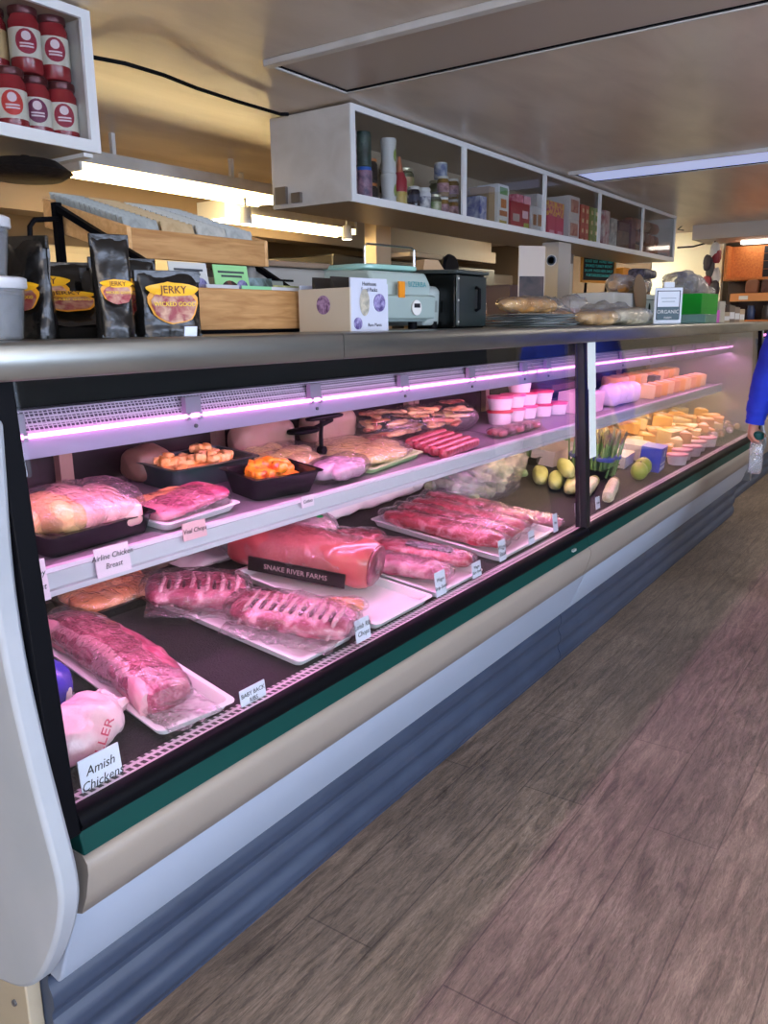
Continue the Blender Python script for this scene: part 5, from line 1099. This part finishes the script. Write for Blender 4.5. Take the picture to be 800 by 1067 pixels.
# tangled stuff hanging at wall corner, and cables
t = thing('hanging_bundle', 'dark bundle of bags and tags hanging at the partition corner', 'bundle', (8.55, 2.05, 1.60))
for i in range(7): obj('bag', MB().blob(.09, .08, .14, (random.uniform(-.03, .03), random.uniform(-.04, .06), .06*i-.05), amp=.012, fr=18, seed=i, flat=False), (mat('3c3438', .5), mat('8a2c34', .5), mat('c8c4c0', .5), mat('4c4a48', .5))[i % 4], t)
obj('cord', MB().tube([(0, 0, .38), (0, 0, .5), (0, .0, H_CEIL-1.61)], .006), BLACK, t)
rail('cable', 'black cable strung from the cabinet end to the partition corner', [at(706, 258, y=2.3), at(722, 257, y=2.28), at(740, 252, y=2.2), at(752, 248, x=8.8)], .008, BLACK, 'cable')
rail('cable', 'looped wires hanging from the ceiling past the cabinet end', [at(706, 229, y=2.3), at(716, 229, y=2.3), at(710, 236, y=2.3), at(706, 239, y=2.3), at(712, 240, y=2.3)], .006, GREY, 'cable')
# ================================================================ the shopper
def skin_body(name, joints, edges, m, parent=None, sub=2, root=0):
    me = bpy.data.meshes.new(name); me.from_pydata([j[0] for j in joints], edges, []); me.materials.append(m)
    o = bpy.data.objects.new(name, me); C.objects.link(o)
    if parent: o.parent = parent
    me.skin_vertices or me.attributes
    if not me.skin_vertices:
        pass
    sk = o.modifiers.new('skin', 'SKIN'); sk.use_smooth_shade = True
    if not me.skin_vertices:
        bpy.context.view_layer.objects.active = o; o.select_set(True)
        with bpy.context.temp_override(object=o, active_object=o): bpy.ops.object.modifier_remove(modifier='skin'); bpy.ops.object.modifier_add(type='SKIN')
    sv = me.skin_vertices[0].data
    for i, j in enumerate(joints):
        r = j[1]; sv[i].radius = (r, r) if not isinstance(r, tuple) else r; sv[i].use_root = (i == root)
    for k in o.modifiers: 
        if k.type == 'SKIN': k.use_smooth_shade = True; k.branch_smoothing = .3
    s = o.modifiers.new('sub', 'SUBSURF'); s.levels = sub; s.render_levels = sub
    return o
SKIN = mat('c98f78', .5, sss=.1); BLUE = mat('1c3cd2', .75, 0, .3, 30, '1834b8', 8); PANTS = mat('23242c', .8, 0, .2, 60)
PX, PY = 4.16, .465
P = lambda x, y, z: Vector((PX+x, PY+y, z))
# facing down the aisle away from the camera; left arm hangs beside the case
J = [(P(0, 0, .98), .13), (P(0, 0, 1.15), .12), (P(0, 0, 1.33), .13), (P(0, 0, 1.44), .075), (P(.01, 0, 1.53), .052),
     (P(0, .16, 1.41), .060), (P(-.03, .235, 1.14), .045), (P(-.02, .285, .90), .031), (P(-.015, .292, .845), .026), (P(-.01, .295, .80), .032),
     (P(0, -.16, 1.41), .060), (P(-.02, -.23, 1.14), .045), (P(.06, -.26, .92), .031), (P(.08, -.26, .86), .030),
     (P(0, .09, .90), .095), (P(0, .095, .50), .062), (P(.0, .10, .12), .042), (P(.0, .10, .045), .040), (P(.14, .11, .03), .030),
     (P(0, -.09, .90), .095), (P(0, -.095, .50), .062), (P(.0, -.10, .12), .042), (P(.0, -.10, .045), .040), (P(.14, -.11, .03), .030),
     (P(.02, 0, 1.62), .088), (P(.02, 0, 1.70), .085)]
E_ = [(0, 1), (1, 2), (2, 3), (3, 4), (4, 24), (24, 25), (3, 5), (5, 6), (6, 7), (7, 8), (8, 9), (3, 10), (10, 11), (11, 12), (12, 13),
      (0, 14), (14, 15), (15, 16), (16, 17), (17, 18), (0, 19), (19, 20), (20, 21), (21, 22), (22, 23)]
# fingers of the left hand curled round the bottle cap
FB = 9
fing = [((.020, .002, -.012), (.034, -.020, -.032), (.026, -.042, -.040), .0095), ((.006, .010, -.024), (.014, -.016, -.046), (.008, -.042, -.050), .010),
        ((-.010, .010, -.022), (-.010, -.016, -.044), (-.010, -.040, -.048), .0095), ((-.022, .004, -.014), (-.032, -.018, -.034), (-.028, -.038, -.040), .008),
        ((.026, -.012, .006), (.036, -.036, -.008), (.026, -.052, -.022), .0105)]
h0 = Vector(J[9][0])
for a, b, c, r in fing:
    k = len(J); J += [(h0+Vector(a), r*1.1), (h0+Vector(b), r), (h0+Vector(c), r*.85)]; E_ += [(FB, k), (k, k+1), (k+1, k+2)]
person = skin_body('person', J, E_, SKIN)
tag(person, 'shopper in a bright blue sweatshirt holding a water bottle, at the right edge', 'person')
def limb(pts, name, m, seg=22, n=5, fold=.004, seed=0):
    mb = MB(); P3 = []; R3 = []
    for i in range(len(pts)-1):
        for k in range(n):
            f = k/n; P3.append(pts[i][0].lerp(pts[i+1][0], f)); R3.append(pts[i][1]*(1-f)+pts[i+1][1]*f + fold*noise.noise(Vector((i*3+f*6, seed, 0))))
    P3.append(pts[-1][0]); R3.append(pts[-1][1]); mb.tube(P3, R3, seg)
    return obj(name, mb, m, person, ang=80)
def torso(name, m, rings):
    mb = MB()
    def fn(u, v):
        i = u*(len(rings)-1); k = min(int(i), len(rings)-2); f = i-k; a = [rings[k][j]*(1-f)+rings[k+1][j]*f for j in range(3)]
        an = 2*PI*v; d = 1+.03*noise.noise(Vector((math.cos(an)*3, math.sin(an)*3, a[2]*9)))
        return tuple(P(math.cos(an)*a[1]*d, math.sin(an)*a[0]*d, a[2]))
    mb.grid(26, 34, fn, True); return obj(name, mb, m, person, ang=80)
torso('sweatshirt', BLUE, [(.17, .13, .84), (.185, .145, .87), (.19, .15, 1.0), (.185, .145, 1.2), (.20, .14, 1.35), (.17, .11, 1.44), (.085, .08, 1.49), (.065, .065, 1.50)])
limb([(P(0, .14, 1.41), .085), (P(-.03, .225, 1.16), .070), (P(-.025, .268, .99), .056), (P(-.022, .280, .925), .050), (P(-.022, .283, .89), .045), (P(-.02, .289, .845), .042)], 'sleeve', BLUE, fold=.012, seed=1)
limb([(P(0, -.14, 1.41), .085), (P(-.02, -.23, 1.14), .066), (P(.05, -.26, .96), .050), (P(.06, -.262, .90), .040)], 'sleeve', BLUE, seed=2)
limb([(P(0, .09, .92), .108), (P(0, .095, .50), .080), (P(0, .10, .10), .062)], 'trouser_leg', PANTS, seed=3); limb([(P(0, -.09, .92), .108), (P(0, -.095, .50), .080), (P(0, -.10, .10), .062)], 'trouser_leg', PANTS, seed=4)
for s in (1, -1):
    obj('shoe', MB().blob(.28, .10, .10, (PX+.06, PY+s*.105, 0), amp=.002, taper=.25, p=3), mat('2a2a2e', .6), person)
obj('hair', MB().blob(.20, .185, .20, (PX+.005, PY, 1.625), amp=.004, fr=30, flat=False, p=2.4, e=2), mat('3a261a', .6, 0, .5, 90), person)
for s in (1, -1):
    obj('eye', MB().blob(.016, .022, .014, (PX+.104, PY+s*.032, 1.66), amp=0, flat=False, e=2, p=2), WHITE, person)
    obj('ear', MB().blob(.035, .016, .055, (PX+.01, PY+s*.088, 1.63), amp=0, flat=False, e=2, p=2), SKIN, person)
obj('nose', MB().blob(.03, .024, .04, (PX+.115, PY, 1.63), amp=0, flat=False, e=2, p=2), SKIN, person); obj('mouth', MB().blob(.012, .045, .012, (PX+.104, PY, 1.595), amp=0, flat=False, e=2, p=2), mat('a85a54', .5), person)
hb = h0 + Vector((.0, -.022, 0))
t = thing('water_bottle', 'clear square water bottle with a dark teal cap, held by the shopper', 'bottle', (hb.x, hb.y, hb.z-.195), (0, 0, .2))
obj('bottle', MB().blob(.07, .062, .155, e=5, p=8, amp=0).cyl((0, 0, .150), .022, .02, 18), clear('bottle_plastic', (.9,.93,.93,1), .05, .4, 20, .18, (.9,.93,.95,1), gl=2), t, bevel=0)
obj('cap', MB().lathe([(.026, 0), (.028, .004), (.028, .030), (.022, .036)], (0, 0, .165), 22), mat('0c4a48', .35), t)
obj('water', MB().blob(.058, .052, .09, (0, 0, .006), e=5, p=8, amp=0), clear('water', (.85,.9,.92,1), .03, 0, 1, .1, (1,1,1,1), gl=2), t)
# ================================================================ world and view
w = bpy.data.worlds.new('world'); scene.world = w; w.use_nodes = True
w.node_tree.nodes['Background'].inputs[0].default_value = (.6, .7, 1, 1); w.node_tree.nodes['Background'].inputs[1].default_value = .3
scene.view_settings.view_transform = 'Standard'; scene.view_settings.look = 'None'; scene.view_settings.gamma = 1
scene.view_settings.use_curve_mapping = False
scene.view_settings.exposure = 0.38
scene.cycles.transparent_max_bounces = 24; scene.cycles.max_bounces = 8
scene.cycles.sample_clamp_indirect = 4
